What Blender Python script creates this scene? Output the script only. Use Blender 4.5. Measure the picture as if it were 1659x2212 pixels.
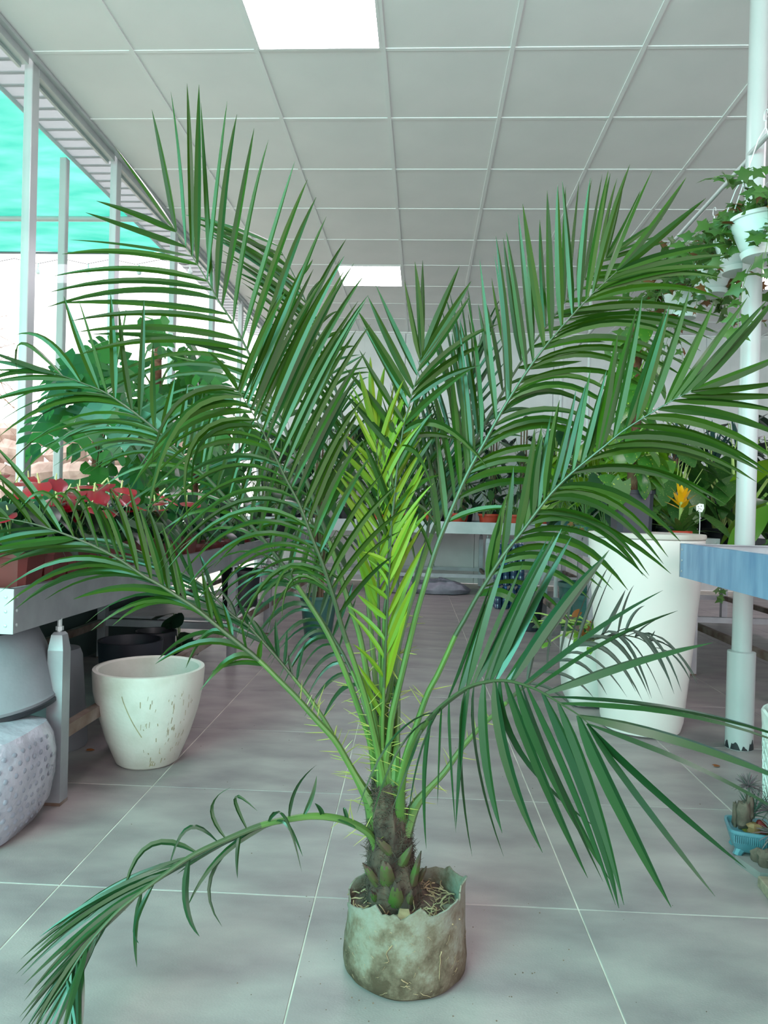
import bpy, math, random
from mathutils import Vector, Matrix, noise
for o in list(bpy.data.objects): bpy.data.objects.remove(o, do_unlink=True)
SC = bpy.context.scene
COL = SC.collection
R = random.Random(7)
PI = math.pi
V = Vector

# ---------------------------------------------------------------- camera
F_PX, YAW, PITCH, ROLL, EYE = 1555.7, -0.0538, -0.0062, 0.0256, 1.201
cy, sy, cp, sp, cr, sr = math.cos(YAW), math.sin(YAW), math.cos(PITCH), math.sin(PITCH), math.cos(ROLL), math.sin(ROLL)
FWD = V((sy*cp, cy*cp, sp)); RT0 = V((cy, -sy, 0)); UP0 = RT0.cross(FWD)
RT = RT0*cr + UP0*sr; UP = -RT0*sr + UP0*cr
EYEP = V((0, 0, EYE))
cam = bpy.data.cameras.new('camera'); camo = bpy.data.objects.new('camera', cam); COL.objects.link(camo)
m = Matrix((RT, UP, -FWD)).transposed().to_4x4(); m.translation = EYEP; camo.matrix_world = m
cam.sensor_fit = 'VERTICAL'; cam.sensor_height = 36; cam.lens = F_PX/2212*36; cam.clip_end = 200; cam.clip_start = .02
SC.camera = camo
def at(x, y, Y):                 # survey helper: the point seen at photo pixel x,y at room depth Y
    d = FWD + RT*((x-829.5)/F_PX) - UP*((y-1106)/F_PX)
    return EYEP + d*(Y/d.y)

# ---------------------------------------------------------------- light
SC.view_settings.view_transform = 'Standard'; SC.view_settings.look = 'None'
SC.view_settings.gamma = 1; SC.view_settings.use_curve_mapping = False
SC.view_settings.exposure = 1.1
w = bpy.data.worlds.new('sky'); SC.world = w; w.use_nodes = True
nt = w.node_tree; bg = nt.nodes['Background']
bg.inputs[0].default_value = (1, .91, .945, 1); bg.inputs[1].default_value = 1.8
def area(name, loc, rot, sx, sy_, power, col):
    l = bpy.data.lights.new(name, 'AREA'); l.shape = 'RECTANGLE'; l.size = sx; l.size_y = sy_; l.energy = power; l.color = col
    o = bpy.data.objects.new(name, l); COL.objects.link(o); o.location = loc; o.rotation_euler = rot
    return o
fd = area('front_daylight', (-2.6, -2.2, 2.7), (math.radians(66), 0, math.radians(-36)), 3.6, 2.6, 128, (.26, 1, .87)); fd.data.spread = math.radians(120)

# ---------------------------------------------------------------- helpers
def lin(h):
    h = h.lstrip('#'); o = []
    for i in (0, 2, 4):
        c = int(h[i:i+2], 16)/255
        o.append(c/12.92 if c <= .04045 else ((c+.055)/1.055)**2.4)
    return (*o, 1)
class MB:
    def __init__(s): s.v = []; s.f = []
    def add(s, vs, fs):
        k = len(s.v); s.v += [tuple(v) for v in vs]; s.f += [tuple(i+k for i in f) for f in fs]; return s
    def box(s, c, d, rz=0, bev=0):
        cx, cy_, cz = c; a, b, h = d[0]/2, d[1]/2, d[2]/2; co, si = math.cos(rz), math.sin(rz)
        if bev:
            e = bev; vs = []
            for z, q in ((-h, e), (-h+e, 0), (h-e, 0), (h, e)):
                for sx, sy_ in ((-1, -1), (1, -1), (1, 1), (-1, 1)):
                    if q: P = [(sx*(a-e), sy_*(b-e))]
                    else:
                        P = [(sx*a, sy_*(b-e)), (sx*(a-e), sy_*b)]
                        if sx*sy_ > 0: P = P
                        else: P = P[::-1]
                        if (sx, sy_) == (-1, -1): P = [(-a, -(b-e)), (-(a-e), -b)]
                        elif (sx, sy_) == (1, -1): P = [((a-e), -b), (a, -(b-e))]
                        elif (sx, sy_) == (1, 1): P = [(a, (b-e)), ((a-e), b)]
                        else: P = [(-(a-e), b), (-a, (b-e))]
                    vs += [(x, y, z) for x, y in P]
            fs = [(3, 2, 1, 0), (20, 21, 22, 23)]
            for i in range(8): j = (i+1) % 8; fs.append((4+i, 4+j, 12+j, 12+i))
            for i in range(4):
                j = (i+1) % 4
                fs.append((i, 5+2*i, 4+2*i)); fs.append((i, j, 4+(2*i+2) % 8, 5+2*i))
                fs.append((20+i, 12+2*i, 13+2*i)); fs.append((20+i, 13+2*i, 12+(2*i+2) % 8, 20+j))
        else:
            vs = [(x, y, z) for z in (-h, h) for x, y in ((-a, -b), (a, -b), (a, b), (-a, b))]
            fs = [(3, 2, 1, 0), (4, 5, 6, 7), (0, 1, 5, 4), (1, 2, 6, 5), (2, 3, 7, 6), (3, 0, 4, 7)]
        vs = [(cx+x*co-y*si, cy_+x*si+y*co, cz+z) for x, y, z in vs]
        return s.add(vs, fs)
    def tube(s, pts, rad, n=8, flat=1, cap=True):
        pts = [V(p) for p in pts]; m_ = len(pts)
        if not hasattr(rad, '__len__'): rad = [rad]*m_
        t0 = (pts[1]-pts[0]).normalized(); a = V((0, 0, 1)) if abs(t0.z) < .9 else V((1, 0, 0))
        side = t0.cross(a).normalized(); vs = []
        for i, p in enumerate(pts):
            t = (pts[min(i+1, m_-1)]-pts[max(i-1, 0)]).normalized()
            side = (side - t*side.dot(t)).normalized(); nn = t.cross(side)
            for k in range(n):
                q = 2*PI*k/n; vs.append(p + side*(math.cos(q)*rad[i]) + nn*(math.sin(q)*rad[i]*flat))
        fs = [(i*n+k, i*n+(k+1) % n, (i+1)*n+(k+1) % n, (i+1)*n+k) for i in range(m_-1) for k in range(n)]
        if cap: fs += [tuple(range(n-1, -1, -1)), tuple((m_-1)*n+k for k in range(n))]
        return s.add(vs, fs)
    def lathe(s, prof, n=32, c=(0, 0, 0), fn=None):
        vs = []; fs = []; m_ = len(prof)
        for j, (r_, z) in enumerate(prof):
            for k in range(n):
                a = 2*PI*k/n; p = V((r_*math.cos(a), r_*math.sin(a), z))
                if fn: p = fn(p, a, j)
                vs.append((p.x+c[0], p.y+c[1], p.z+c[2]))
        for j in range(m_-1):
            for k in range(n): fs.append((j*n+k, j*n+(k+1) % n, (j+1)*n+(k+1) % n, (j+1)*n+k))
        fs.append(tuple(range(n-1, -1, -1))); fs.append(tuple((m_-1)*n+k for k in range(n)))
        return s.add(vs, fs)
    def mesh(s, name, mt, smooth=True):
        me = bpy.data.meshes.new(name); me.from_pydata(s.v, [], s.f)
        if mt: me.materials.append(mt)
        if smooth:
            me.polygons.foreach_set('use_smooth', [True]*len(me.polygons))
            try: me.set_sharp_from_angle(angle=math.radians(40))
            except Exception: pass
        me.update(); return me
    def build(s, name, mt, parent=None, smooth=True, loc=None):
        return link(name, s.mesh(name, mt, smooth), parent, loc)
def link(name, me, parent=None, loc=None, mat=None):
    o = bpy.data.objects.new(name, me); COL.objects.link(o)
    if parent: o.parent = parent
    if mat is not None: o.matrix_basis = mat
    if loc is not None: o.location = loc
    return o
def tag(o, label, cat, group=None):
    o['label'] = label; o['category'] = cat
    if group: o['group'] = group
    return o
def thing(name, label, cat, loc=(0, 0, 0), group=None, rz=0):
    o = bpy.data.objects.new(name, None); COL.objects.link(o); o.location = loc; o.rotation_euler = (0, 0, rz)
    o.empty_display_size = .1
    return tag(o, label, cat, group)
def struct(o): o['kind'] = 'structure'; return o
def stuff(o): o['kind'] = 'stuff'; return o

# ---------------------------------------------------------------- materials
def newmat(name):
    mt = bpy.data.materials.new(name); mt.use_nodes = True
    return mt, mt.node_tree.nodes, mt.node_tree.links, mt.node_tree.nodes['Principled BSDF']
def surf(name, c1, c2=None, rough=.5, metal=0, scale=8, bump=0, bscale=60, detail=6, contrast=(.35, .65), spec=.5, stretch=(1, 1, 1), coat=0):
    mt, N, L, p = newmat(name)
    p.inputs['Roughness'].default_value = rough; p.inputs['Metallic'].default_value = metal
    p.inputs['Specular IOR Level'].default_value = spec; p.inputs['Coat Weight'].default_value = coat
    c1 = lin(c1) if isinstance(c1, str) else c1
    p.inputs['Base Color'].default_value = c1
    tc = N.new('ShaderNodeTexCoord'); mp = N.new('ShaderNodeMapping'); mp.inputs['Scale'].default_value = stretch
    L.new(tc.outputs['Object'], mp.inputs[0])
    if c2:
        c2 = lin(c2) if isinstance(c2, str) else c2
        n = N.new('ShaderNodeTexNoise'); n.inputs['Scale'].default_value = scale; n.inputs['Detail'].default_value = detail
        r = N.new('ShaderNodeValToRGB'); r.color_ramp.elements[0].color = c1; r.color_ramp.elements[1].color = c2
        r.color_ramp.elements[0].position, r.color_ramp.elements[1].position = contrast
        L.new(mp.outputs[0], n.inputs[0]); L.new(n.outputs[0], r.inputs[0]); L.new(r.outputs[0], p.inputs['Base Color'])
    if bump:
        n2 = N.new('ShaderNodeTexNoise'); n2.inputs['Scale'].default_value = bscale; n2.inputs['Detail'].default_value = 4
        b = N.new('ShaderNodeBump'); b.inputs['Strength'].default_value = bump; b.inputs['Distance'].default_value = .01
        L.new(mp.outputs[0], n2.inputs[0]); L.new(n2.outputs[0], b.inputs['Height']); L.new(b.outputs[0], p.inputs['Normal'])
    return mt
def leafmat(name, c1, c2, rough=.38, trans=.22, tcol=None, vein=None, spots=None, spec=.4):
    mt, N, L, p = newmat(name); out = N['Material Output']
    oi = N.new('ShaderNodeObjectInfo'); g = N.new('ShaderNodeNewGeometry')
    a = N.new('ShaderNodeMath'); a.operation = 'ADD'; fr = N.new('ShaderNodeMath'); fr.operation = 'FRACT'
    L.new(oi.outputs['Random'], a.inputs[0]); L.new(g.outputs['Random Per Island'], a.inputs[1]); L.new(a.outputs[0], fr.inputs[0])
    mx = N.new('ShaderNodeMix'); mx.data_type = 'RGBA'; mx.inputs[6].default_value = lin(c1); mx.inputs[7].default_value = lin(c2)
    L.new(fr.outputs[0], mx.inputs[0]); col = mx.outputs[2]
    tc = N.new('ShaderNodeTexCoord')
    if spots:
        n = N.new('ShaderNodeTexNoise'); n.inputs['Scale'].default_value = spots[1]; n.inputs['Detail'].default_value = 3
        L.new(tc.outputs['Object'], n.inputs[0])
        r = N.new('ShaderNodeValToRGB'); r.color_ramp.elements[0].position = spots[2]; r.color_ramp.elements[1].position = spots[2]+.08
        m2 = N.new('ShaderNodeMix'); m2.data_type = 'RGBA'; m2.inputs[7].default_value = lin(spots[0])
        L.new(n.outputs[0], r.inputs[0]); L.new(r.outputs[0], m2.inputs[0]); L.new(col, m2.inputs[6]); col = m2.outputs[2]
    L.new(col, p.inputs['Base Color']); p.inputs['Roughness'].default_value = rough; p.inputs['Specular IOR Level'].default_value = spec
    n3 = N.new('ShaderNodeTexNoise'); n3.inputs['Scale'].default_value = 45; b = N.new('ShaderNodeBump'); b.inputs['Strength'].default_value = .12
    L.new(tc.outputs['Object'], n3.inputs[0]); L.new(n3.outputs[0], b.inputs['Height']); L.new(b.outputs[0], p.inputs['Normal'])
    t = N.new('ShaderNodeBsdfTranslucent'); ms = N.new('ShaderNodeMixShader'); ms.inputs[0].default_value = trans
    if tcol: t.inputs[0].default_value = lin(tcol)
    else: L.new(col, t.inputs[0])
    L.new(p.outputs[0], ms.inputs[1]); L.new(t.outputs[0], ms.inputs[2]); L.new(ms.outputs[0], out.inputs[0])
    return mt
def seethrough(name, tint, gloss=.06, rough=.02, weave=None):
    mt, N, L, p = newmat(name); out = N['Material Output']; N.remove(p)
    t = N.new('ShaderNodeBsdfTransparent'); t.inputs[0].default_value = tint
    g = N.new('ShaderNodeBsdfGlossy'); g.inputs['Roughness'].default_value = rough
    ms = N.new('ShaderNodeMixShader'); ms.inputs[0].default_value = gloss
    L.new(t.outputs[0], ms.inputs[1]); L.new(g.outputs[0], ms.inputs[2]); L.new(ms.outputs[0], out.inputs[0])
    if weave:
        tc = N.new('ShaderNodeTexCoord'); n = N.new('ShaderNodeTexNoise'); n.inputs['Scale'].default_value = 1.6; n.inputs['Detail'].default_value = 5
        mp = N.new('ShaderNodeMapping'); mp.inputs['Scale'].default_value = (1, 2.6, 1); mp.inputs['Rotation'].default_value = (0, 0, .5)
        r = N.new('ShaderNodeValToRGB'); r.color_ramp.elements[0].position = .3; r.color_ramp.elements[1].position = .72
        r.color_ramp.elements[0].color = weave[0]; r.color_ramp.elements[1].color = weave[1]
        L.new(tc.outputs['Object'], mp.inputs[0]); L.new(mp.outputs[0], n.inputs[0]); L.new(n.outputs[0], r.inputs[0]); L.new(r.outputs[0], t.inputs[0])
        g2 = N.new('ShaderNodeBsdfDiffuse'); N.remove(g); g2.inputs[0].default_value = (.04, .3, .24, 1); L.new(g2.outputs[0], ms.inputs[2])
    return mt
def emit(name, col, s):
    mt, N, L, p = newmat(name); p.inputs['Base Color'].default_value = (.8, .8, .8, 1)
    p.inputs['Emission Color'].default_value = col; p.inputs['Emission Strength'].default_value = s
    return mt
M = {}
M['ceiling'] = surf('ceiling_board', '#ebebeb', '#e2e3e3', .6, scale=1.2, bump=.04, bscale=90)
M['grid'] = surf('white_grid', '#e6e8e8', rough=.45)
M['led'] = emit('led_diffuser', (1, .86, .99, 1), 10.5)
M['alu'] = surf('pale_aluminium', '#c2c8c8', '#b4bbbc', .35, .25, scale=3)
M['glass'] = seethrough('window_glass', (.95, .98, .97, 1), .012)
M['netting'] = seethrough('teal_net', (.10, .62, .50, 1), .18, weave=((.03, .30, .22, 1), (.13, .44, .37, 1)))
M['soffit'] = leafmat('ribbed_soffit', '#d3d5d8', '#c6c9cc', .7, .55)
M['floor'] = surf('floor_tile', '#71676a', '#98908d', .38, scale=2.4, bump=.10, bscale=160, detail=12, contrast=(.3, .7), stretch=(1, 2.2, 1))
M['grout'] = surf('grout', '#cdc7bc', '#a8a298', .8, scale=6)
M['wall'] = surf('white_wall_panel', '#cdd1d0', '#c3c7c6', .5, scale=3)
M['wallr'] = surf('grey_wall', '#8f9294', rough=.7)
M['galv'] = surf('galvanised_steel', '#8d9094', '#a3a7ab', .42, .55, scale=5, bump=.05, bscale=40)
M['galvlit'] = surf('lit_steel', '#b7bfbf', '#aab3b3', .5, .3, scale=5)  # galvanised steel with the front light on near end rails put into its colour
M['film'] = surf('blue_protective_film', '#5a82a6', '#7a9fbd', .35, .1, scale=14, stretch=(1, 1, .25), bump=.08)
M['rust'] = surf('rusty_steel', '#8a8079', '#5f4a3c', .7, .3, scale=6)
M['white'] = surf('white_planter', '#e8e4df', '#e0dcd7', .38, scale=2)
M['concrete'] = surf('stained_white_concrete', '#bdbab2', '#a9a499', .75, scale=5, bump=.15, bscale=50, contrast=(.5, .75))
M['terra'] = surf('terracotta_plastic', '#b5432c', '#a33a27', .45, scale=4)
M['redpot'] = surf('dark_red_plastic', '#5c1a17', '#4d1614', .45, scale=4)
M['black'] = surf('black_plastic', '#191b20', '#20232a', .45, scale=4)
M['navy'] = surf('navy_pot', '#1e2029', '#252833', .5, scale=3)
M['dkgreen'] = surf('dark_green_plastic', '#2f5a55', '#2a4f4b', .45, scale=3)
M['greybin'] = surf('grey_fibre_pot', '#6d7076', '#787b81', .65, scale=4, bump=.08)
M['soil'] = surf('soil', '#3a2c24', '#57443a', .95, scale=40, bump=.8, bscale=70)
M['mosspole'] = surf('coir_pole', '#7a5541', '#5c3d2e', .95, scale=30, bump=.8, bscale=60)
M['wire'] = surf('white_wire', '#d7dadb', rough=.4)
M['paintpole'] = surf('white_painted_steel', '#b4b7b7', '#aaaeae', .3, scale=2)
M['drip'] = surf('black_paint', '#1c2226', rough=.5)
# ---------------------------------------------------------------- room shell
KC = 4/3; H = EYE+2.1419*KC; XL = -2.6; XR = 8.0; YB = 11.75; YC = 11.73; Y0 = -2.4
floor = struct(MB().box(((XL+XR)/2, (Y0+YB)/2, -.0517), (XR-XL, YB-Y0, .10)).build('floor', M['grout'], smooth=False))
T = .8; fy = .0152; fx0, fy0 = -1.0985, 2.1783; c_, s_ = math.cos(fy), math.sin(fy)
g_ = .0019
tile = MB().box((0, 0, 0), (T-2*g_, T-2*g_, .011), bev=.0016)
tme = [tile.mesh('floor_tile', M['floor'], False)]
for i in range(-3, 12):
    for j in range(-6, 13):
        x = fx0+T*((i+.5)*c_-(j+.5)*s_); y = fy0+T*((i+.5)*s_+(j+.5)*c_)
        if XL+.36 < x < XR-.38 and Y0+.38 < y < YB-.38:
            o = link('floor_tile', tme[0], floor, (x, y, -.0055+R.uniform(-.0003, .0003))); o.rotation_euler = (R.uniform(-.0004, .0004), 0, fy)
        elif XL-.4 < x <= XL+.36 and Y0+.38 < y < YB-.38:      # cut row along the windows
            w0 = x-T/2+g_; w0 = max(w0, XL+.002); w1 = x+T/2-g_
            if w1-w0 > .05: MB().box(((w0+w1)/2, y, -.0055), (w1-w0, T-2*g_, .011)).build('floor_tile', M['floor'], floor, False)
# ceiling: suspended grid with one object per board
ceil_ = struct(MB().box(((XL+XR)/2, (Y0+YC)/2, H+.06), (XR-XL, YC-Y0, .04)).build('ceiling', M['grid'], smooth=False))
gx0, gy0, G = -1.4399*KC, 3.3795*KC, .6*KC
LEDS = [(2, -1), (2, 5), (8, 5), (2, -7), (8, -1), (8, -7)]
pm = {}
xs = [XL]+[gx0+G*i for i in range(0, 13)]; ys = [gy0+G*j for j in range(-9, 9)]+[YC]
for i in range(len(xs)-1):
    for j in range(len(ys)-1):
        a, b, c, d = xs[i], xs[i+1], ys[j], ys[j+1]
        if b > XR or (i, j-9) in LEDS: continue
        key = (round(b-a, 3), round(d-c, 3), R.randrange(6))
        if key not in pm:
            mb = MB(); n = 5; vs = []; fs = []; sag = R.uniform(.001, .005); cxo = R.uniform(.3, .7)
            for q in range(n+1):
                for p_ in range(n+1):
                    u, v_ = p_/n, q/n
                    z = -sag*math.sin(PI*u)**1.2*math.sin(PI*v_)*(1+.6*math.cos((u-cxo)*5))
                    vs.append(((u-.5)*(b-a-.004), (v_-.5)*(d-c-.004), z))
            for q in range(n):
                for p_ in range(n):
                    k = q*(n+1)+p_; fs.append((k, k+n+1, k+n+2, k+1))
            pm[key] = mb.add(vs, fs).mesh('ceiling_panel', M['ceiling'], True)
        link('ceiling_panel', pm[key], ceil_, ((a+b)/2, (c+d)/2, H+.006))
for x in xs[1:]:
    mb = MB().box((x, (Y0+YC)/2, H+.0035), (.028, YC-Y0, .010)); mb.box((x, (Y0+YC)/2, H+.02), (.003, YC-Y0, .03)); mb.build('grid_runner', M['grid'], ceil_, False)
for y in ys:
    mb = MB().box(((XL+XR)/2, y, H+.0045), (XR-XL, .026, .006)); mb.build('grid_crossbar', M['grid'], ceil_, False)
MB().box(((XL+XR)/2, YC, H+.03), (XR-XL, .04, .09)).build('edge_trim', M['grid'], ceil_, False)
where = {(2, -1): 'square led ceiling panel right above the palm, nearest in view', (2, 5): 'square led ceiling panel far back in the aisle line',
         (8, 5): 'square led ceiling panel behind the white pole and hanging ivy', (2, -7): 'square led ceiling panel behind the viewer over the aisle',
         (8, -1): 'square led ceiling panel high over the right benches', (8, -7): 'square led ceiling panel behind the viewer on the right'}
for i, j in LEDS:
    x, y = gx0+G*i-G/2, gy0+G*j+G/2
    t = thing('ceiling_light', where[(i, j)], 'ceiling light', (x, y, H+.004), 'square led ceiling panels')
    MB().box((0, 0, 0), (G-.05, G-.05, .006)).build('diffuser', M['led'], t, False)
    mb = MB()
    for k in (-1, 1): mb.box((0, k*(G/2-.018), 0), (G-.01, .016, .014)); mb.box((k*(G/2-.018), 0, 0), (.016, G-.05, .014))
    mb.build('frame', M['grid'], t, False)
# back wall of sandwich panels, right wall
wb = struct(MB().box(((XL+XR)/2, YB+.08, H/2), (XR-XL+.2, .06, H+.1)).build('wall_back', M['wallr'], smooth=False))
pw = 1.2
for i in range(-3, 7):
    mb = MB(); x = i*pw+.25
    if x-pw/2 > XR or x+pw/2 < XL: continue
    mb.box((x, YB+.03, H/2), (pw-.006, .04, H), bev=.004)
    for k in range(8): mb.box((x-pw/2+.075+.15*k, YB+.0095, H/2), (.007, .004, H-.02))
    mb.build('wall_panel', M['wall'], wb, False)
struct(MB().box((XR+.05, (Y0+YB)/2, H/2), (.1, YB-Y0, H)).build('wall_right', M['wallr'], smooth=False))
# window wall on the left: one window per bay, mullions as parts
ml = [-2.4]+[y*KC for y in (-.62, .40, 1.38, 2.40, 3.43, 4.40, 5.46, 6.48, 7.5, 8.5)]+[YB]
for k in range(len(ml)-1):
    a, b = ml[k], ml[k+1]
    wobj = MB().box((XL-.06, (a+b)/2, .04), (.06, b-a, .08)).build('window_%d' % (k+1), M['alu'], smooth=False); struct(wobj)
    MB().box((XL-.035, (a+b)/2, H/2+.02), (.008, b-a-.02, H-.12)).build('glass_pane', M['glass'], wobj, False)
    mb = MB().box((XL-.03, b+.03, H/2), (.056, .09, H), bev=.004); mb.build('mullion', M['alu'], wobj, False)
    mb = MB().box((XL-.03, (a+b)/2, H-.035), (.06, b-a-.13, .07)); mb.box((XL-.06, (a+b)/2, H-.08), (.02, b-a-.13, .02)); mb.build('head_rail', M['alu'], wobj, False)
struct(MB().box((XL+.018, (Y0+YC)/2, H-.010), (.036, YC-Y0, .024)).build('trim_2', M['alu'], smooth=False))

M['dwarf'] = surf('dark_teal_panel', '#3a4f4d', '#334645', .6, scale=3)
struct(MB().box((XL+.03, 4.4, .36), (.05, 5.2, .72)).build('added_panel', M['dwarf'], smooth=False))  # low dark panel, added to block bright glass behind and under the bench

# ---------------------------------------------------------------- outside, under the shade net
M['pave'] = surf('pale_paving', '#c9c3b8', '#b5aea3', .8, scale=3)
struct(MB().box((-14, 6, -.10), (24.0, 44, .10)).build('ground_outside', M['pave'], smooth=False))
t = MB()
nx, ny = 26, 40; vs = []; fs = []
for j in range(ny+1):
    for i in range(nx+1):
        x = -3.09-7*i/nx; y = -9+17.45*j/ny
        vs.append((x, y, 4.17+.02*math.sin(x*5)*math.sin(y*3.1)+(.02*noise.noise(V((x*2, y*2, 0))))))
for j in range(ny):
    for i in range(nx): k = j*(nx+1)+i; fs.append((k, k+1, k+nx+2, k+nx+1))
t.add(vs, fs)
sn = thing('shade_net', 'teal shade net stretched over the yard outside the windows', 'shade net', (0, 0, 0))
t.build('netting', M['netting'], sn)
MB().tube([(-3.1, -9, 4.15), (-3.1, 8.45, 4.15)], .022, 8).build('edge_cord', M['soffit'], sn)
MB().tube([(-10, 8.45, 4.16), (-3.1, 8.45, 4.16)], .014, 6).build('edge_cord', M['greybin'], sn)
mb = MB().box((-2.88, 2.5, 4.16), (.40, 20, .03))
for k in range(130): mb.box((-2.88, -7+k*.15, 4.143), (.40, .03, .008))
tag(mb.build('eave_soffit', M['soffit'], smooth=False), 'pale ribbed eave strip above the windows outside', 'eave')
tag(MB().tube([(-10, 7.27, 4.1), (-2.9, 7.27, 4.1)], .027, 10).build('net_rail', M['paintpole']), 'thin horizontal pipe carrying the teal shade net', 'pipe')
t = thing('net_post', 'white steel post outside holding up the teal net', 'post', (-3.14, 6.03, 0))
MB().box((0, 0, 2.06), (.062, .062, 4.12), bev=.006).build('post', M['paintpole'], t, False)
MB().box((0, 0, .008), (.2, .2, .016)).build('base_plate', M['galv'], t, False)
M['bulb'] = surf('clear_bulb', '#dfe3e4', rough=.15)
st = thing('string_lights', 'string of small light bulbs hanging below the net edge', 'string lights', (-5, 8.45, 4.06))
MB().tube([(-3+.6*k*.5, 0, .03*math.cos(k*PI)) for k in range(20)], .004, 5).build('cable', M['black'], st)
for k in range(9):
    b = MB().lathe([(.008, 0), (.012, -.04), (.03, -.08), (.032, -.10), (.018, -.125), (.002, -.13)], 10).build('bulb', M['bulb'], st, loc=(-2.8+.62*k, 0, -.03))
# stone bank and dry palm beyond the glass
M['stone'] = surf('pinkish_stone', '#c9b3a8', '#a89288', .9, scale=5, bump=.5, bscale=14)
sb = thing('stone_bank', 'low bank of rough pinkish stones outside the windows', 'stone wall', (-6.2, 11.4, 0))
def rock(seed, s):
    r_ = random.Random(seed); mb = MB(); off = V((r_.random()*50, r_.random()*50, 0))
    mb.lathe([(.001, -.5), (.32, -.42), (.48, -.12), (.5, .12), (.34, .42), (.001, .5)], 9)
    mb.v = [tuple(V((x*s[0], y*s[1], z*s[2]))*(1+.35*noise.noise(V((x, y, z))*1.7+off))) for x, y, z in mb.v]
    return mb
rms = [rock(k, (.8, .6, .46)).mesh('stone', M['stone'], False) for k in range(5)]
for r_ in range(7):
    for k in range(7):
        o = link('stone', rms[R.randrange(5)], sb, (-2.6+.74*k+(r_ % 2)*.36+R.uniform(-.06, .06), r_*.16+R.uniform(-.05, .05), .16+.36*r_))
        o.rotation_euler = (R.uniform(-.2, .2), R.uniform(-.2, .2), R.uniform(-.5, .5))
M['straw'] = leafmat('dry_straw', '#93713f', '#7a5a32', .7, .2)
dp = thing('dry_grass_clump', 'tall straw-coloured dry plant outside the far left window', 'dry plant', (-6.6, 10.0, 0))
mb = MB()
for k in range(150):
    a = R.uniform(0, 2*PI); l = R.uniform(.8, 1.5); h0 = R.uniform(2.6, 3.7); q = R.uniform(-.5, .9)
    d = V((math.cos(a)*math.cos(q), math.sin(a)*math.cos(q), math.sin(q))); b0 = V((0, 0, h0)); sd = d.cross(V((0, 0, 1))).normalized()*.012
    pts = [b0+d*(l*u)-V((0, 0, 1))*(.45*u*u) for u in (0, .4, .75, 1)]
    vs = []
    for i, p in enumerate(pts): ww = (1, 1, .6, .1)[i]; vs += [p-sd*ww, p+sd*ww]
    mb.add(vs, [(0, 1, 3, 2), (2, 3, 5, 4), (4, 5, 7, 6)])
stuff(mb.build('dry_leaves', M['straw'], dp))
MB().tube([(0, 0, 0), (.03, 0, 1.8), (0, 0, 3.7)], [.13, .1, .09], 10).build('trunk', M['mosspole'], dp)
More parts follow.
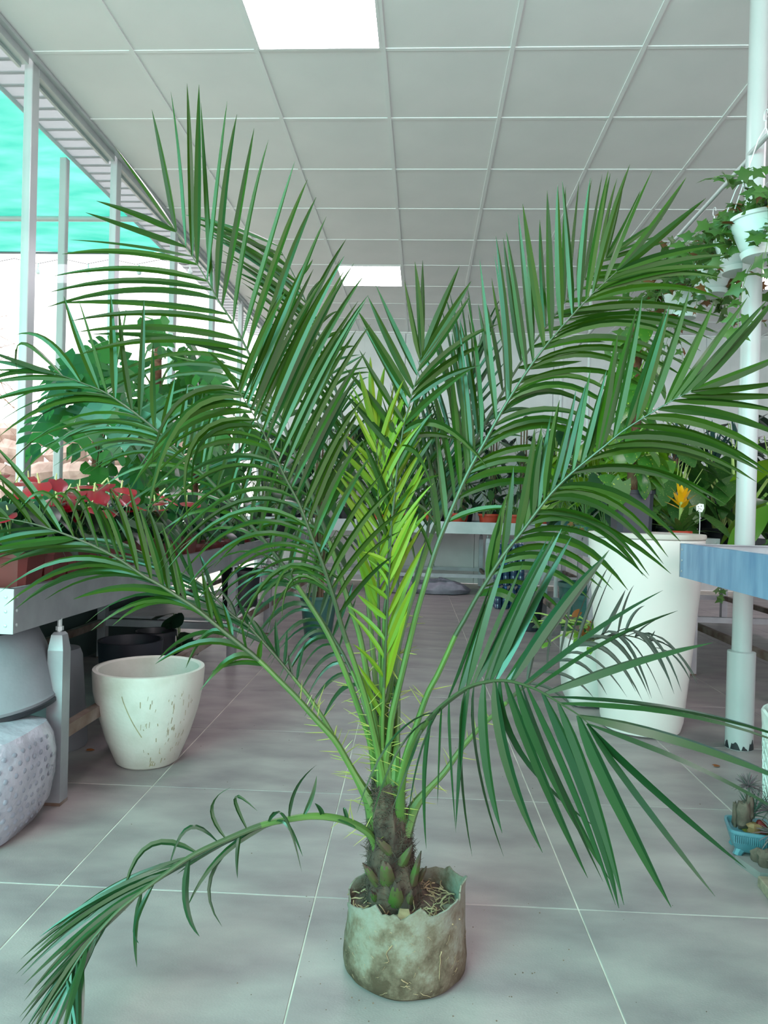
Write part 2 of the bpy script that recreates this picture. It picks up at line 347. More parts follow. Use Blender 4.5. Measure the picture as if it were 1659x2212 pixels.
# ---------------------------------------------------------------- benches
def bench(name, label, x0, x1, y0, y1, ztop, rim, sides, ends, legs, leg_w=.062, foot=True, shelf=None, group='metal plant benches'):
    t = thing(name, label, 'bench', ((x0+x1)/2, (y0+y1)/2, 0), group); ox, oy = (x0+x1)/2, (y0+y1)/2
    MB().box((0, 0, ztop-rim+.03), (x1-x0-.01, y1-y0-.01, .02)).build('tray', M['galv'], t, False)
    for sx, mt in ((x0, sides[0]), (x1, sides[1])):
        mb = MB().box((sx-ox, 0, ztop-rim/2), (.006, y1-y0, rim)); sg = 1 if sx == x0 else -1
        mb.box((sx-ox+sg*.012, 0, ztop-.002), (.028, y1-y0, .004)); mb.box((sx-ox+sg*.012, 0, ztop-rim+.002), (.028, y1-y0, .004))
        mb.build('side_rail', mt, t, False)
    for sy_, mt in ((y0, ends[0]), (y1, ends[1])):
        sg = -1 if sy_ == y0 else 1
        e = MB().box((0, sy_-oy+sg*.004, ztop-rim/2), (x1-x0+.012, .006, rim)).box((0, sy_-oy-sg*.010, ztop-.002), (x1-x0, .022, .004)).build('end_rail', mt, t, False)
        rv = MB()
        for kx in (x0, x1):
            s2 = 1 if kx == x0 else -1
            for kz in (.18, .5, .82):
                rv.lathe([(.001, -.003), (.006, -.002), (.006, .001), (.001, .003)], 8, fn=None, c=(0, 0, 0))
                n = 32; q = rv.v[-n:]
                rv.v[-n:] = [(kx-ox+s2*.022+x, sy_-oy+sg*(.008+z), ztop-rim*kz+y) for x, y, z in q]
                rv.lathe([(.001, -.003), (.006, -.002), (.006, .001), (.001, .003)], 8)
                q = rv.v[-n:]
                rv.v[-n:] = [(kx-ox-s2*(.004+z), sy_-oy-sg*.02+x, ztop-rim*kz+y) for x, y, z in q]
        stuff(rv.build('rivet', M['galvlit'], e))
    zt = ztop-rim
    for lx, ly in legs:
        h = zt-.05; w_ = leg_w/2
        vs = []; prof = [(w_, 0), (w_, h-.07), (w_*.72, h-.01), (w_*.5, h)]
        for r_, z in prof: vs += [(r_*sx, r_*sy_, z) for sx, sy_ in ((-1, -1), (1, -1), (1, 1), (-1, 1))]
        fs = [(4*i+k, 4*i+(k+1) % 4, 4*i+4+(k+1) % 4, 4*i+4+k) for i in range(3) for k in range(4)]+[(12, 13, 14, 15)]
        l = MB().add(vs, fs).build('leg', M['galv'], t, False, (lx-ox, ly-oy, 0))
        MB().tube([(0, 0, h-.01), (0, 0, zt+.005)], .009, 8).tube([(0, 0, h+.006), (0, 0, h+.022)], .015, 6).build('levelling_bolt', M['galvlit'], l)
        MB().box((0, 0, .006), (leg_w+.002, leg_w+.002, .012)).build('rusty_foot', M['rust'], l, False)
    lx = sorted({round(a, 2) for a, b in legs})
    for a in lx:
        yy = sorted(b for q, b in legs if abs(q-a) < .02)
        for b0, b1 in zip(yy, yy[1:]):
            MB().box((a-ox, (b0+b1)/2-oy, .27), (.04, b1-b0-leg_w, .05)).build('stretcher', M['rust'], t, False)
    for b in sorted({b for a, b in legs}):
        xx = sorted(a for a, q in legs if q == b)
        for a0, a1 in zip(xx, xx[1:]): MB().box(((a0+a1)/2-ox, b-oy, .27), (a1-a0-leg_w, .04, .05)).build('stretcher', M['galv'], t, False)
    if shelf: MB().box(((x0+x1)/2-ox, (shelf[0]+shelf[1])/2-oy, shelf[2]), (x1-x0-.1, shelf[1]-shelf[0], .02)).build('lower_shelf', M['galv'], t, False)
    return t
bench('plant_bench', 'long galvanised bench with red potted anthuriums along the window wall', -2.52, -1.415, 2.43, 9.6, .885, .157, (M['galv'], M['galv']), (M['galvlit'], M['galv']),
      [(a, b) for a in (-1.42, -2.42) for b in (2.77, 5.38, 6.64, 9.3)], shelf=(5.42, 6.6, .31))
bench('plant_bench', 'blue-filmed metal bench cropped by the right edge of the photo', 1.252, 2.45, .75, 3.55, 1.065, .162, (M['film'], M['galv']), (M['galv'], M['galv']),
      [(a, b) for a in (1.75, 2.38) for b in (1.0, 2.5)])
bench('plant_bench', 'steel bench behind the tall white planter with dark green pots on it', 1.224, 2.15, 5.35, 8.75, 1.037, .163, (M['galv'], M['galv']), (M['galvlit'], M['galv']),
      [(a, b) for a in (1.30, 2.05) for b in (5.55, 7.7)])
bench('plant_bench', 'far bench across the back wall with small terracotta pots in a row', -2.5, 2.4, 10.05, 11.45, 1.03, .165, (M['galv'], M['galv']), (M['galvlit'], M['galv']),
      [(a, b) for a in (-2.3, -.75, .92, 2.2) for b in (10.15, 11.3)])
bench('plant_bench', 'steel bench behind the white round pole under the large leafy plants', 2.25, 3.55, 4.6, 8.6, .98, .15, (M['galv'], M['galv']), (M['galvlit'], M['galv']),
      [(a, b) for a in (2.33, 3.45) for b in (4.8, 6.6, 8.4)])

# ---------------------------------------------------------------- pole and rail
pp = thing('support_pole', 'tall white round steel pole with paint-dripped base sleeve', 'pole', (1.675, 3.84, 0))
MB().tube([(0, 0, .5), (0, 0, H+.005)], .048, 28).build('upper_tube', M['paintpole'], pp)
MB().lathe([(.052, .505), (.068, .500), (.068, .0), (.05, 0)], 28).build('base_sleeve', M['paintpole'], pp)
mb = MB()
for k in range(70):
    a0, a1 = 2*PI*k/70, 2*PI*(k+1)/70; f = lambda a: max(.004, .034+.05*noise.noise(V((math.cos(a)*3.5, math.sin(a)*3.5, 3)))-(.05 if math.sin(a*9)+.4*math.sin(a*23) > .55 else 0)); r_ = .0687
    mb.add([(r_*math.cos(a0), r_*math.sin(a0), .002), (r_*math.cos(a1), r_*math.sin(a1), .002), (r_*math.cos(a1), r_*math.sin(a1), f(a1)), (r_*math.cos(a0), r_*math.sin(a0), f(a0))], [(0, 1, 2, 3)])
mb.build('dark_paint_drips', M['drip'], pp)
hr = thing('hanging_rail', 'thin white overhead rail carrying the ivy baskets', 'rail', (1.66, 6, 3.055))
MB().tube([(-.02, -2.16, 0), (.02, 2.75, 0)], .0135, 12).build('pipe', M['paintpole'], hr)
MB().tube([(.0, -5.4, .02), (-.02, -2.16, .02)], .0135, 12).build('pipe', M['paintpole'], hr)
for y, lab in ((9.4, 'slim white post at the far end of the overhead rail'), (7.85, 'slim white post beside the pothos pole at mid aisle')):
    sp = thing('slim_post', lab, 'post', (1.74, y, 0), 'slim white posts')
    MB().tube([(0, 0, 1.05 if y < 8.7 else 0), (0, 0, H+.005)], .028 if y > 9 else .017, 12).build('tube', M['paintpole'], sp)
    MB().lathe([(.05, 0), (.05, .012), (.02, .02)], 12, c=(0, 0, 1.05 if y < 8.7 else 0)).build('base_flange', M['paintpole'], sp)

# ---------------------------------------------------------------- pots
def round_pot(r0, r1, h, wall=.008, lip=.0, curve=0, n=36):
    pr = [(r0*.93, 0), (r0, .006)]
    for i in range(1, 9):
        u = i/8; r_ = r0+(r1-r0)*(u+(curve*math.sin(PI*u))); pr.append((r_, .006+(h-.006)*u))
    if lip:
        pr[-1] = (r1, h-lip); pr += [(r1+.006, h-lip), (r1+.007, h-.002), (r1+.004, h)]
        rt = r1+.004
    else: rt = r1
    pr += [(rt-wall*.5, h+.002), (rt-wall, h), (r1-wall-.004, h-.03 if h > .08 else h*.7), (max(r0*.8, .01), h*.55 if h < .3 else .12), (.004, h*.55 if h < .3 else .12)]
    return MB().lathe(pr, n)
def square_pot(w0, w1, h, lip=.02):
    mb = MB(); vs = []
    prof = [(w0, 0), (w1*.985, h-lip), (w1*1.06, h-lip), (w1*1.07, h), (w1*.98, h), (w1*.9, h-.03), (w1*.85, h-.03)]
    def ring(w_, z):
        e = w_*.14; a = w_/2
        return [(-a, -a+e, z), (-a+e, -a, z), (a-e, -a, z), (a, -a+e, z), (a, a-e, z), (a-e, a, z), (-a+e, a, z), (-a, a-e, z)]
    for w_, z in prof: vs += ring(w_, z)
    fs = [(8*i+k, 8*i+(k+1) % 8, 8*i+8+(k+1) % 8, 8*i+8+k) for i in range(len(prof)-1) for k in range(8)]
    fs += [tuple(range(7, -1, -1)), tuple(len(prof)*8-8+k for k in range(8))]
    return mb.add(vs, fs)
def soil(r, z, sq=False):
    mb = MB(); n = 14
    vs = [(0, 0, z+.006)]+[(r*math.cos(2*PI*k/n)*(1.1 if sq else 1), r*math.sin(2*PI*k/n)*(1.1 if sq else 1), z+R.uniform(-.003, .004)) for k in range(n)]
    return mb.add(vs, [(0, 1+k, 1+(k+1) % n) for k in range(n)])

# stained white pot at left, on the floor
wp = thing('white_pot', 'empty stained white round concrete pot standing on the floor at left', 'plant pot', (-1.245, 3.27, 0))
prof = [(.125, 0), (.14, .012), (.185, .12), (.222, .24), (.243, .34), (.249, .425), (.247, .438), (.232, .440), (.222, .432), (.216, .36), (.19, .22), (.14, .06), (.002, .05)]
b = MB().lathe(prof, 56).build('body', M['concrete'], wp)
M['stain'] = surf('brown_stain', '#7d735a', '#97906f', .9, scale=30)
cr_ = MB()
def arc_on(mb, pts, wd):
    def rad(z):
        for (r0, z0), (r1, z1) in zip(prof, prof[1:]):
            if z0 <= z <= z1: return r0+(r1-r0)*(z-z0)/(z1-z0)
        return .2
    P = [V(((rad(z)+.0008)*math.cos(a), (rad(z)+.0008)*math.sin(a), z)) for a, z in pts]
    for i in range(len(P)-1):
        d = (P[i+1]-P[i]).normalized(); nn = V((P[i].x, P[i].y, 0)).normalized(); s = d.cross(nn)*wd
        mb.add([P[i]-s, P[i]+s, P[i+1]+s*.9, P[i+1]-s*.9], [(0, 1, 2, 3)])
a0 = math.atan2(-3.27, 1.245)
arc_on(cr_, [(a0-.47+.02*k+.004*k*k*.5, .36-.021*k) for k in range(10)], .0022)
for k in range(60):
    a = a0+R.choice([R.uniform(.35, .95), R.uniform(-.2, .9)]); z = R.uniform(.05, .38)
    arc_on(cr_, [(a, z), (a+R.uniform(-.015, .015), z-R.uniform(.006, .03))], R.uniform(.0006, .0020))
for k in range(10): a = a0+.1+R.uniform(-.1, .1); arc_on(cr_, [(a, R.uniform(.02, .05)), (a+.02, R.uniform(.02, .045))], .0016)
stuff(cr_.build('scuff_marks', M['stain'], wp))
# tall white planters at right
tp = thing('tall_planter', 'tall tapered white planter with a round lid carrying the pothos pot', 'planter', (1.255, 4.12, 0))
MB().lathe([(.19, 0), (.208, .01), (.222, .06), (.255, .4), (.286, .75), (.303, 1.0), (.309, 1.065), (.300, 1.068), (.29, 1.05), (.002, 1.045)], 72).build('body', M['white'], tp)
MB().lathe([(.001, 1.0685), (.309, 1.069), (.313, 1.073), (.313, 1.092), (.309, 1.097), (.001, 1.097)], 72).build('lid', M['concrete'], tp)
sp = thing('small_planter', 'low rounded white planter with trailing orchid-like plant beside the tall planter', 'planter', (1.10, 4.62, 0))
def rsq(p, a, j):
    k = (abs(math.cos(a))**6+abs(math.sin(a))**6)**(-1/6); return V((p.x*k, p.y*k, p.z))
MB().lathe([(.12, 0), (.155, .015), (.172, .05), (.186, .2), (.190, .40), (.186, .42), (.172, .418), (.165, .36), (.002, .35)], 64, fn=rsq).build('body', M['white'], sp)
MB().add(soil(.16, .355).v, soil(.16, .355).f).build('soil', M['soil'], sp)
# things under the left bench
t = thing('wrapped_pot', 'bundle in clear bubble wrap on the floor at the left edge', 'wrapped pot', (-1.60, 2.50, 0))
M['wrap'] = surf('bubble_wrap', '#a6a7b1', '#90919c', .22, scale=9, bump=.5, bscale=26, spec=.8, coat=.3)
def crump(p, a, j): 
    k = (abs(math.cos(a))**3.4+abs(math.sin(a))**3.4)**(-1/3.4)
    q = 1+.05*noise.noise(V((p.x*7, p.y*7, p.z*9))); return V((p.x*k*q, p.y*k*q, p.z+.012*noise.noise(V((p.x*9, p.y*9, 3)))))
wprof = [(.17, 0), (.20, .012), (.232, .08), (.248, .17), (.250, .26), (.240, .32), (.215, .365), (.15, .385), (.06, .39), (.004, .39)]
MB().lathe(wprof, 56, fn=crump).build('wrap', M['wrap'], t)
mb = MB()
for row in range(9):
    z = .05+row*.034
    for k in range(40):
        a = 2*PI*(k+.5*(row % 2))/40
        if math.sin(a) > .35: continue
        rr = [r0+(r1-r0)*(z-z0)/(z1-z0) for (r0, z0), (r1, z1) in zip(wprof, wprof[1:]) if z0 <= z <= z1][0]
        p = crump(V((rr*math.cos(a), rr*math.sin(a), z)), a, 0); nn = V((p.x, p.y, 0)).normalized(); s = V((-nn.y, nn.x, 0)); u_ = V((0, 0, 1))
        vs = [p+nn*.005]+[p+(s*math.cos(q)+u_*math.sin(q))*.0105 for q in [2*PI*i/7 for i in range(7)]]
        mb.add(vs, [(0, 1+i, 1+(i+1) % 7) for i in range(7)])
stuff(mb.build('bubbles', surf('bubble_film', '#80828e', rough=.18, spec=.8), t))
t = thing('tapered_pot', 'large grey upturned tapered pot resting on the bubble-wrapped bundle', 'plant pot', (-1.68, 2.72, .405)); t.rotation_euler = (.10, -.06, 0)
MB().lathe([(.245, 0), (.262, .0), (.266, .02), (.258, .03), (.23, .20), (.205, .27), (.19, .29), (.002, .292)], 44).build('body', M['greybin'], t)
MB().lathe([(.266, -.012), (.270, -.008), (.270, .006), (.266, .008)], 44).build('torn_rim', M['black'], t)
t = thing('tapered_pot', 'grey upturned tapered pot standing on the floor behind the front bench leg', 'plant pot', (-1.765, 3.42, 0))
MB().lathe([(.145, 0), (.15, .01), (.118, .44), (.105, .475), (.07, .482), (.06, .465), (.002, .46)], 36).build('body', M['greybin'], t)
t = thing('navy_pot', 'empty dark navy round pot under the bench behind the white pot', 'plant pot', (-1.70, 4.16, 0))
round_pot(.145, .185, .385, .016, curve=.12).build('body', M['navy'], t)
t = thing('black_pot', 'small black pot in shade under the bench beyond the navy pot', 'plant pot', (-1.72, 4.62, 0))
round_pot(.10, .125, .36, .01, lip=.03).build('body', M['black'], t)
t = thing('black_pot', 'large black pot on the lower shelf of the left bench', 'plant pot', (-1.56, 6.16, .322))
round_pot(.145, .17, .315, .01, lip=.03).build('body', M['black'], t)
# wrapped pot at the right edge
M['net'] = surf('white_foam_sleeve', '#d5dbd6', '#bcc5bf', .5, scale=16, bump=.3, bscale=30)
t = thing('sleeved_pot', 'pot in a ribbed white foam sleeve at the right edge of the floor', 'wrapped pot', (1.595, 3.02, 0))
MB().lathe([(.13, 0), (.15, .01), (.158, .1), (.165, .25), (.172, .36), (.175, .395), (.165, .40), (.150, .385), (.145, .33), (.002, .325)], 40, fn=lambda p, a, j: V((p.x*(1+.03*noise.noise(V((a*3, p.z*9, 0)))), p.y*(1+.03*noise.noise(V((a*3, p.z*9, 5)))), p.z+(.02*noise.noise(V((math.cos(a)*2, math.sin(a)*2, 1))) if j in (5, 6) else 0)))).build('sleeve', M['net'], t)
MB().add(soil(.14, .335).v, soil(.14, .335).f).build('soil', M['soil'], t)
mb = MB()
for k in range(26):
    a = PI/2+2*PI*k/26
    for sg in (-1, 1):
        mb.tube([(.001+(.160+.012*u)*math.cos(a+sg*u*1.5), (.160+.012*u)*math.sin(a+sg*u*1.5), .03+.34*u) for u in [i/6 for i in range(7)]], .0026, 4)
stuff(mb.build('sleeve_ribs', M['net'], t))
# ---------------------------------------------------------------- the palm
PY = 1.9; PB = V((-.018, 1.895, 0))
palm = thing('potted_palm', 'tall spiny feather palm in a worn grey fabric grow bag on the floor', 'potted palm', PB)
M['frond'] = leafmat('palm_leaflet', '#284508', '#13300d', .30, .16, '#437812', spec=.26)
M['frondteal'] = leafmat('palm_leaflet_waxy', '#1c3d1a', '#13331c', .26, .12, '#3e7022', spec=.4)
M['frondyoung'] = leafmat('young_leaflet', '#71881f', '#51751d', .42, .28, '#789c22', spec=.25)
M['frondgrey'] = leafmat('dull_leaflet', '#3c453b', '#2d3a31', .5, .12)
M['rachis'] = surf('green_rachis', '#38462a', '#2f4026', .4, scale=6)
M['petiole'] = surf('green_petiole', '#4d6a2c', '#3f5b2a', .36, scale=5)
M['spine'] = surf('yellow_spine', '#93924a', '#7c833c', .4, scale=20)
def smooth_path(P, n):
    out = []; m_ = len(P); L_ = [0]
    for i in range(1, m_): L_.append(L_[-1]+(P[i]-P[i-1]).length)
    for k in range(n+1):
        s = L_[-1]*k/n; i = max(j for j in range(m_-1) if L_[j] <= s+1e-9); u = (s-L_[i])/max(L_[i+1]-L_[i], 1e-9)
        p0, p1, p2, p3 = P[max(i-1, 0)], P[i], P[i+1], P[min(i+2, m_-1)]
        out.append(.5*((2*p1)+(p2-p0)*u+(2*p0-5*p1+4*p2-p3)*u*u+(3*p1-p0-3*p2+p3)*u**3))
    return out
WID = [(0, .30), (.06, .62), (.2, 1), (.45, .96), (.7, .72), (.88, .38), (1, .03)]
def wid(u):
    for (a, x), (b, y) in zip(WID, WID[1:]):
        if u <= b: return x+(y-x)*(u-a)/(b-a)
    return .03
def leaflet(B, Mi, T_, w_, Tr, roll, segs=9):
    P1 = Mi*2-(B+T_)*.5; rows = []; prev = None; ref = Tr
    for u in (0, .5, 1):
        t = ((P1-B)*(1-u)+(T_-P1)*u).normalized()
        if (Tr-t*Tr.dot(t)).length < .30:
            ref = t.cross(V((.2, -.9, .35))); break
    for i in range(segs+1):
        u = i/segs; p = B*(1-u)**2+P1*(2*u*(1-u))+T_*u*u
        t = ((P1-B)*(1-u)+(T_-P1)*u).normalized()
        S = ref-t*ref.dot(t)
        if S.length < .05: S = t.cross(V((.3, -.9, .3)))
        S.normalize()
        if prev is not None and S.dot(prev) < 0: S = -S
        prev = S.copy()
        S = Matrix.Rotation(roll+.5*roll*u, 3, t) @ S; N_ = t.cross(S)
        h = w_*.5*wid(u); rows += [p-S*h+N_*(h*.5), p, p+S*h+N_*(h*.5)]
    fs = []
    for i in range(segs):
        k = 3*i; fs += [(k, k+1, k+4, k+3), (k+1, k+2, k+5, k+4)]
    return rows, fs
pending = []
def frond(pts, ddtip, sides, w_=.018, mt='frond', r0=.0125, sag=.05, spines=(.04, .45), nsp=26, ddpow=1.4, basew=.02, label=None, rmt='petiole', dd0=0, bulge=0):
    n_ = len(pts); cum = [0]
    for i in range(1, n_): cum.append(cum[-1]+math.dist(pts[i], pts[i-1]))
    P = [at(x, y, PY+dd0*(1-c/cum[-1])+ddtip*(c/cum[-1])**ddpow+bulge*math.sin(PI*c/cum[-1])) for (x, y), c in zip(pts, cum)]
    C = smooth_path(P, 60); n = len(C)-1
    rad = []
    for i in range(n+1):
        u = i/n; r_ = r0*(1-u)**.9*.92+.0011
        if u < .14: r_ += (basew*1.25-r0)*(1-u/.14)**1.3
        rad.append(r_)
    fr = MB().tube([p-PB for p in C], rad, 8, .8).build('frond', M[rmt], palm)
    fr.data.materials.append(M['rachis']); nq = 8
    idx = [1 if (k//nq)/n > .42 else 0 for k in range(n*nq)]+[0, 1]
    fr.data.polygons.foreach_set('material_index', idx)
    if label: fr['label'] = label
    cpx = []
    for p in C:
        d = p-EYEP; z = d.dot(FWD); cpx.append((829.5+F_PX*d.dot(RT)/z, 1106-F_PX*d.dot(UP)/z))
    def base(x, y):
        best = min(range(n+1), key=lambda i: (cpx[i][0]-x)**2+(cpx[i][1]-y)**2)
        return best
    for sd_ in sides:
        keys, cnt = sd_[:2]; wm = sd_[2] if len(sd_) > 2 else 1
        K = []
        for k in keys:
            bx, by, tx, ty, dd = k[:5]
            L_ = math.hypot(tx-bx, ty-by)
            off = (k[5]-(bx+tx)/2, k[6]-(by+ty)/2) if len(k) == 7 else (0, -(k[5] if len(k) == 6 else sag)*L_)
            K.append((base(bx, by), tx, ty, dd, off[0], off[1]))
        for q in range(cnt):
            u = q*(len(K)-1)/max(cnt-1, 1); i = min(int(u), len(K)-2); f = u-i
            a, b = K[i], K[i+1]; v_ = [a[j]*(1-f)+b[j]*f for j in range(6)]
            jj = 0 if f < .02 or f > .98 else 1
            fi = v_[0]+R.uniform(-.25, .25)*jj; fi = min(max(fi, 0), n-.001); ii = int(fi); B = C[ii].lerp(C[ii+1], fi-ii)
            tx, ty = v_[1]+R.gauss(0, 7)*jj, v_[2]+R.gauss(0, 7)*jj
            d = B-EYEP; bx = 829.5+F_PX*d.dot(RT)/d.dot(FWD); by = 1106-F_PX*d.dot(UP)/d.dot(FWD)
            dd = v_[3]+R.gauss(0, .025)
            T_ = at(tx, ty, B.y+dd); 
            if T_.z < .004: T_ = at(tx, ty, EYE/(-(at(tx, ty, 1).z-EYE))*.985)
            Mi = at((bx+tx)/2+v_[4]+R.gauss(0, 3), (by+ty)/2+v_[5]+R.gauss(0, 3), B.y+dd*.5)
            Tr = (C[min(ii+2, n)]-C[max(ii-1, 0)]).normalized()
            w2 = wm*w_*R.uniform(.84, 1.06)*(1 if (T_-B).length > .16 else .75)
            rows, fs = leaflet(B, Mi, T_, w2, Tr, R.uniform(-.55, .55))
            size = math.hypot(tx-bx, ty-by)*w2/B.y
            pending.append((size, rows, fs, fr, mt, T_))
    if nsp:
        mb = MB(); 
        for k in range(int(nsp*.75)):
            u = spines[0]+(spines[1]-spines[0])*(k+R.random())/nsp; i = int(u*n); t = (C[i+1]-C[i]).normalized()
            sd = t.cross(V((0, -1, 0))).normalized()*R.choice([-1, 1]); d = (sd+t*R.uniform(.1, 1.1)+V((0, -1, 0))*R.uniform(-.7, .7)).normalized()
            l = R.uniform(.03, .07); p = C[i]-PB
            mb.tube([p, p+d*l*.6, p+d*l], [.0014, .0011, .0003], 4, cap=False)
        stuff(mb.build('spines', M['spine'], fr))
    return fr
def spread_tips(L_, **kw): return L_

BASE = (838, 1745)
# A tall left frond
frond([(842, 1760), (835, 1650), (820, 1589), (807, 1539), (792, 1452), (775, 1365), (752, 1298), (726, 1211), (697, 1131), (654, 1018), (613, 921), (579, 845), (545, 778), (504, 698), (475, 655), (447, 605), (415, 553), (381, 500)], .10, [
    ([(380, 497, 247, 315, -.05, .02), (382, 500, 328, 236, 0, .0), (398, 525, 369, 197, 0), (414, 550, 404, 180, 0), (430, 577, 430, 183, 0), (447, 601, 491, 218, 0), (455, 620, 434, 222, .05), (474, 646, 512, 247, 0), (488, 668, 549, 277, 0), (504, 697, 580, 302, 0, .03), (523, 727, 637, 348, 0, .05), (540, 765, 664, 388, 0, .05), (555, 795, 683, 426, 0, .06), (570, 825, 705, 468, 0, .06), (590, 870, 748, 516, .05, .06)], 15),
    ([(590, 870, 735, 560, .1), (613, 921, 770, 640, .12), (654, 1018, 770, 800, .15), (697, 1131, 800, 960, .15)], 12),
    ([(379, 503, 208, 434, -.05, .01), (397, 526, 185, 459, -.05, .02), (413, 553, 150, 518, -.05, .03), (429, 578, 134, 549, -.05, .05), (446, 605, 112, 597, -.05, .05), (459, 628, 104, 632, -.05, .07), (473, 652, 97, 665, -.05, .08), (487, 677, 120, 655, -.1, .03), (501, 700, 150, 694, -.1, .06), (520, 731, 166, 717, -.1, .05), (534, 755, 165, 768, -.1, .08), (545, 780, 195, 722, 0, .04)], 12),
    ([(552, 795, 205, 835, -.05, .16), (579, 845, 215, 900, 0, .2), (613, 921, 250, 1010, 0, .25), (654, 1018, 330, 1080, .05, .25), (697, 1131, 430, 1190, .05, .25), (740, 1260, 560, 1300, .05, .25)], 15, .72)], .0195, spines=(.02, .36), sag=.04)
# B mid left, in front
frond([(832, 1790), (829, 1734), (827, 1680), (818, 1632), (805, 1573), (792, 1517), (775, 1461), (757, 1408), (738, 1352), (723, 1298), (696, 1215), (677, 1168), (647, 1090), (617, 1033), (585, 966), (557, 912), (530, 867), (514, 843)], -.26, [
    ([(514, 843, 602, 640, 0, .03), (523, 855, 622, 600, 0, .03), (535, 872, 660, 565, 0, .04), (545, 890, 692, 600, 0, .04), (557, 912, 728, 575, 0, .05), (575, 945, 756, 548, 0, .06), (590, 975, 788, 592, 0, .06), (603, 1001, 790, 640, 0, .07), (620, 1035, 800, 700, 0, .08)], 13),
    ([(632, 1055, 790, 760, .05, .08), (660, 1122, 786, 880, .05, .08), (690, 1195, 800, 985, .05, .07), (712, 1262, 880, 1065, .0, .1), (733, 1325, 850, 1200, 0, .1)], 11),
    ([(514, 843, 450, 760, -.05, .02), (516, 846, 325, 1010, -.1, 400, 868), (522, 856, 318, 1115, -.12, 392, 905), (532, 872, 300, 1010, -.08, 410, 895), (545, 890, 280, 1060, -.08, 405, 920), (557, 912, 414, 1160, -.1, 425, 960), (562, 922, 424, 1120, -.1, 436, 955)], 7),
    ([(575, 948, 300, 1030, 0, .2), (590, 975, 320, 1080, 0, .22), (617, 1033, 330, 1150, 0, .22), (647, 1090, 345, 1230, 0, .24), (670, 1145, 360, 1240, 0, .24), (690, 1195, 405, 1290, 0, .25), (700, 1225, 490, 1320, 0, .25), (709, 1250, 505, 1400, 0, 590, 1245), (716, 1280, 650, 1290, 0, 640, 1225), (725, 1300, 575, 1370, 0, 640, 1262)], 20, .72)], .0185, spines=(.03, .38), basew=.028)
# C reaching left
frond([(822, 1755), (811, 1665), (805, 1625), (792, 1576), (774, 1528), (761, 1491), (742, 1443), (720, 1393), (696, 1348), (663, 1296), (615, 1226), (567, 1163), (519, 1110), (445, 1030), (411, 1000), (374, 962), (335, 927), (287, 889), (231, 850), (205, 838), (174, 826), (142, 814), (116, 806)], -.02, [
    ([(142, 813, 37, 802, 0, 62, 740), (174, 825, 31, 724, 0, 98, 728), (205, 837, 138, 640, 0, .0), (231, 850, 168, 641, 0, .0), (258, 866, 239, 632, 0, 0), (287, 886, 256, 660, 0, 0), (305, 898, 311, 643, 0, 0), (335, 922, 331, 740, 0, 0), (359, 945, 378, 815, 0, 0), (381, 965, 405, 830, 0, 0)], 10),
    ([(390, 975, 420, 850, 0), (445, 1030, 480, 855, 0), (519, 1110, 575, 915, 0), (590, 1195, 650, 1010, .05), (663, 1296, 720, 1120, .05)], 15, .75),
    ([(117, 806, -30, 755, 0, .02), (119, 808, -30, 778, 0), (125, 810, -30, 812, 0), (142, 814, -40, 836, 0, .08), (174, 826, -30, 846, 0, .05), (205, 838, -20, 888, 0, .12), (225, 848, -20, 920, 0, .15), (263, 872, -15, 925, 0, .15), (290, 890, 22, 921, 0, .18), (311, 905, 5, 1020, 0, .2), (335, 927, 6, 1075, 0, .2)], 12),
    ([(345, 935, 48, 965, 0, .14), (374, 962, 105, 998, 0, .16), (400, 990, 150, 1000, 0, .16), (430, 1015, 182, 1027, 0, .18), (480, 1065, 235, 1130, 0, .22), (567, 1163, 330, 1220, 0, .25), (639, 1262, 455, 1310, 0, .3)], 15, .68)], .0185, spines=(.02, .35), dd0=.06)
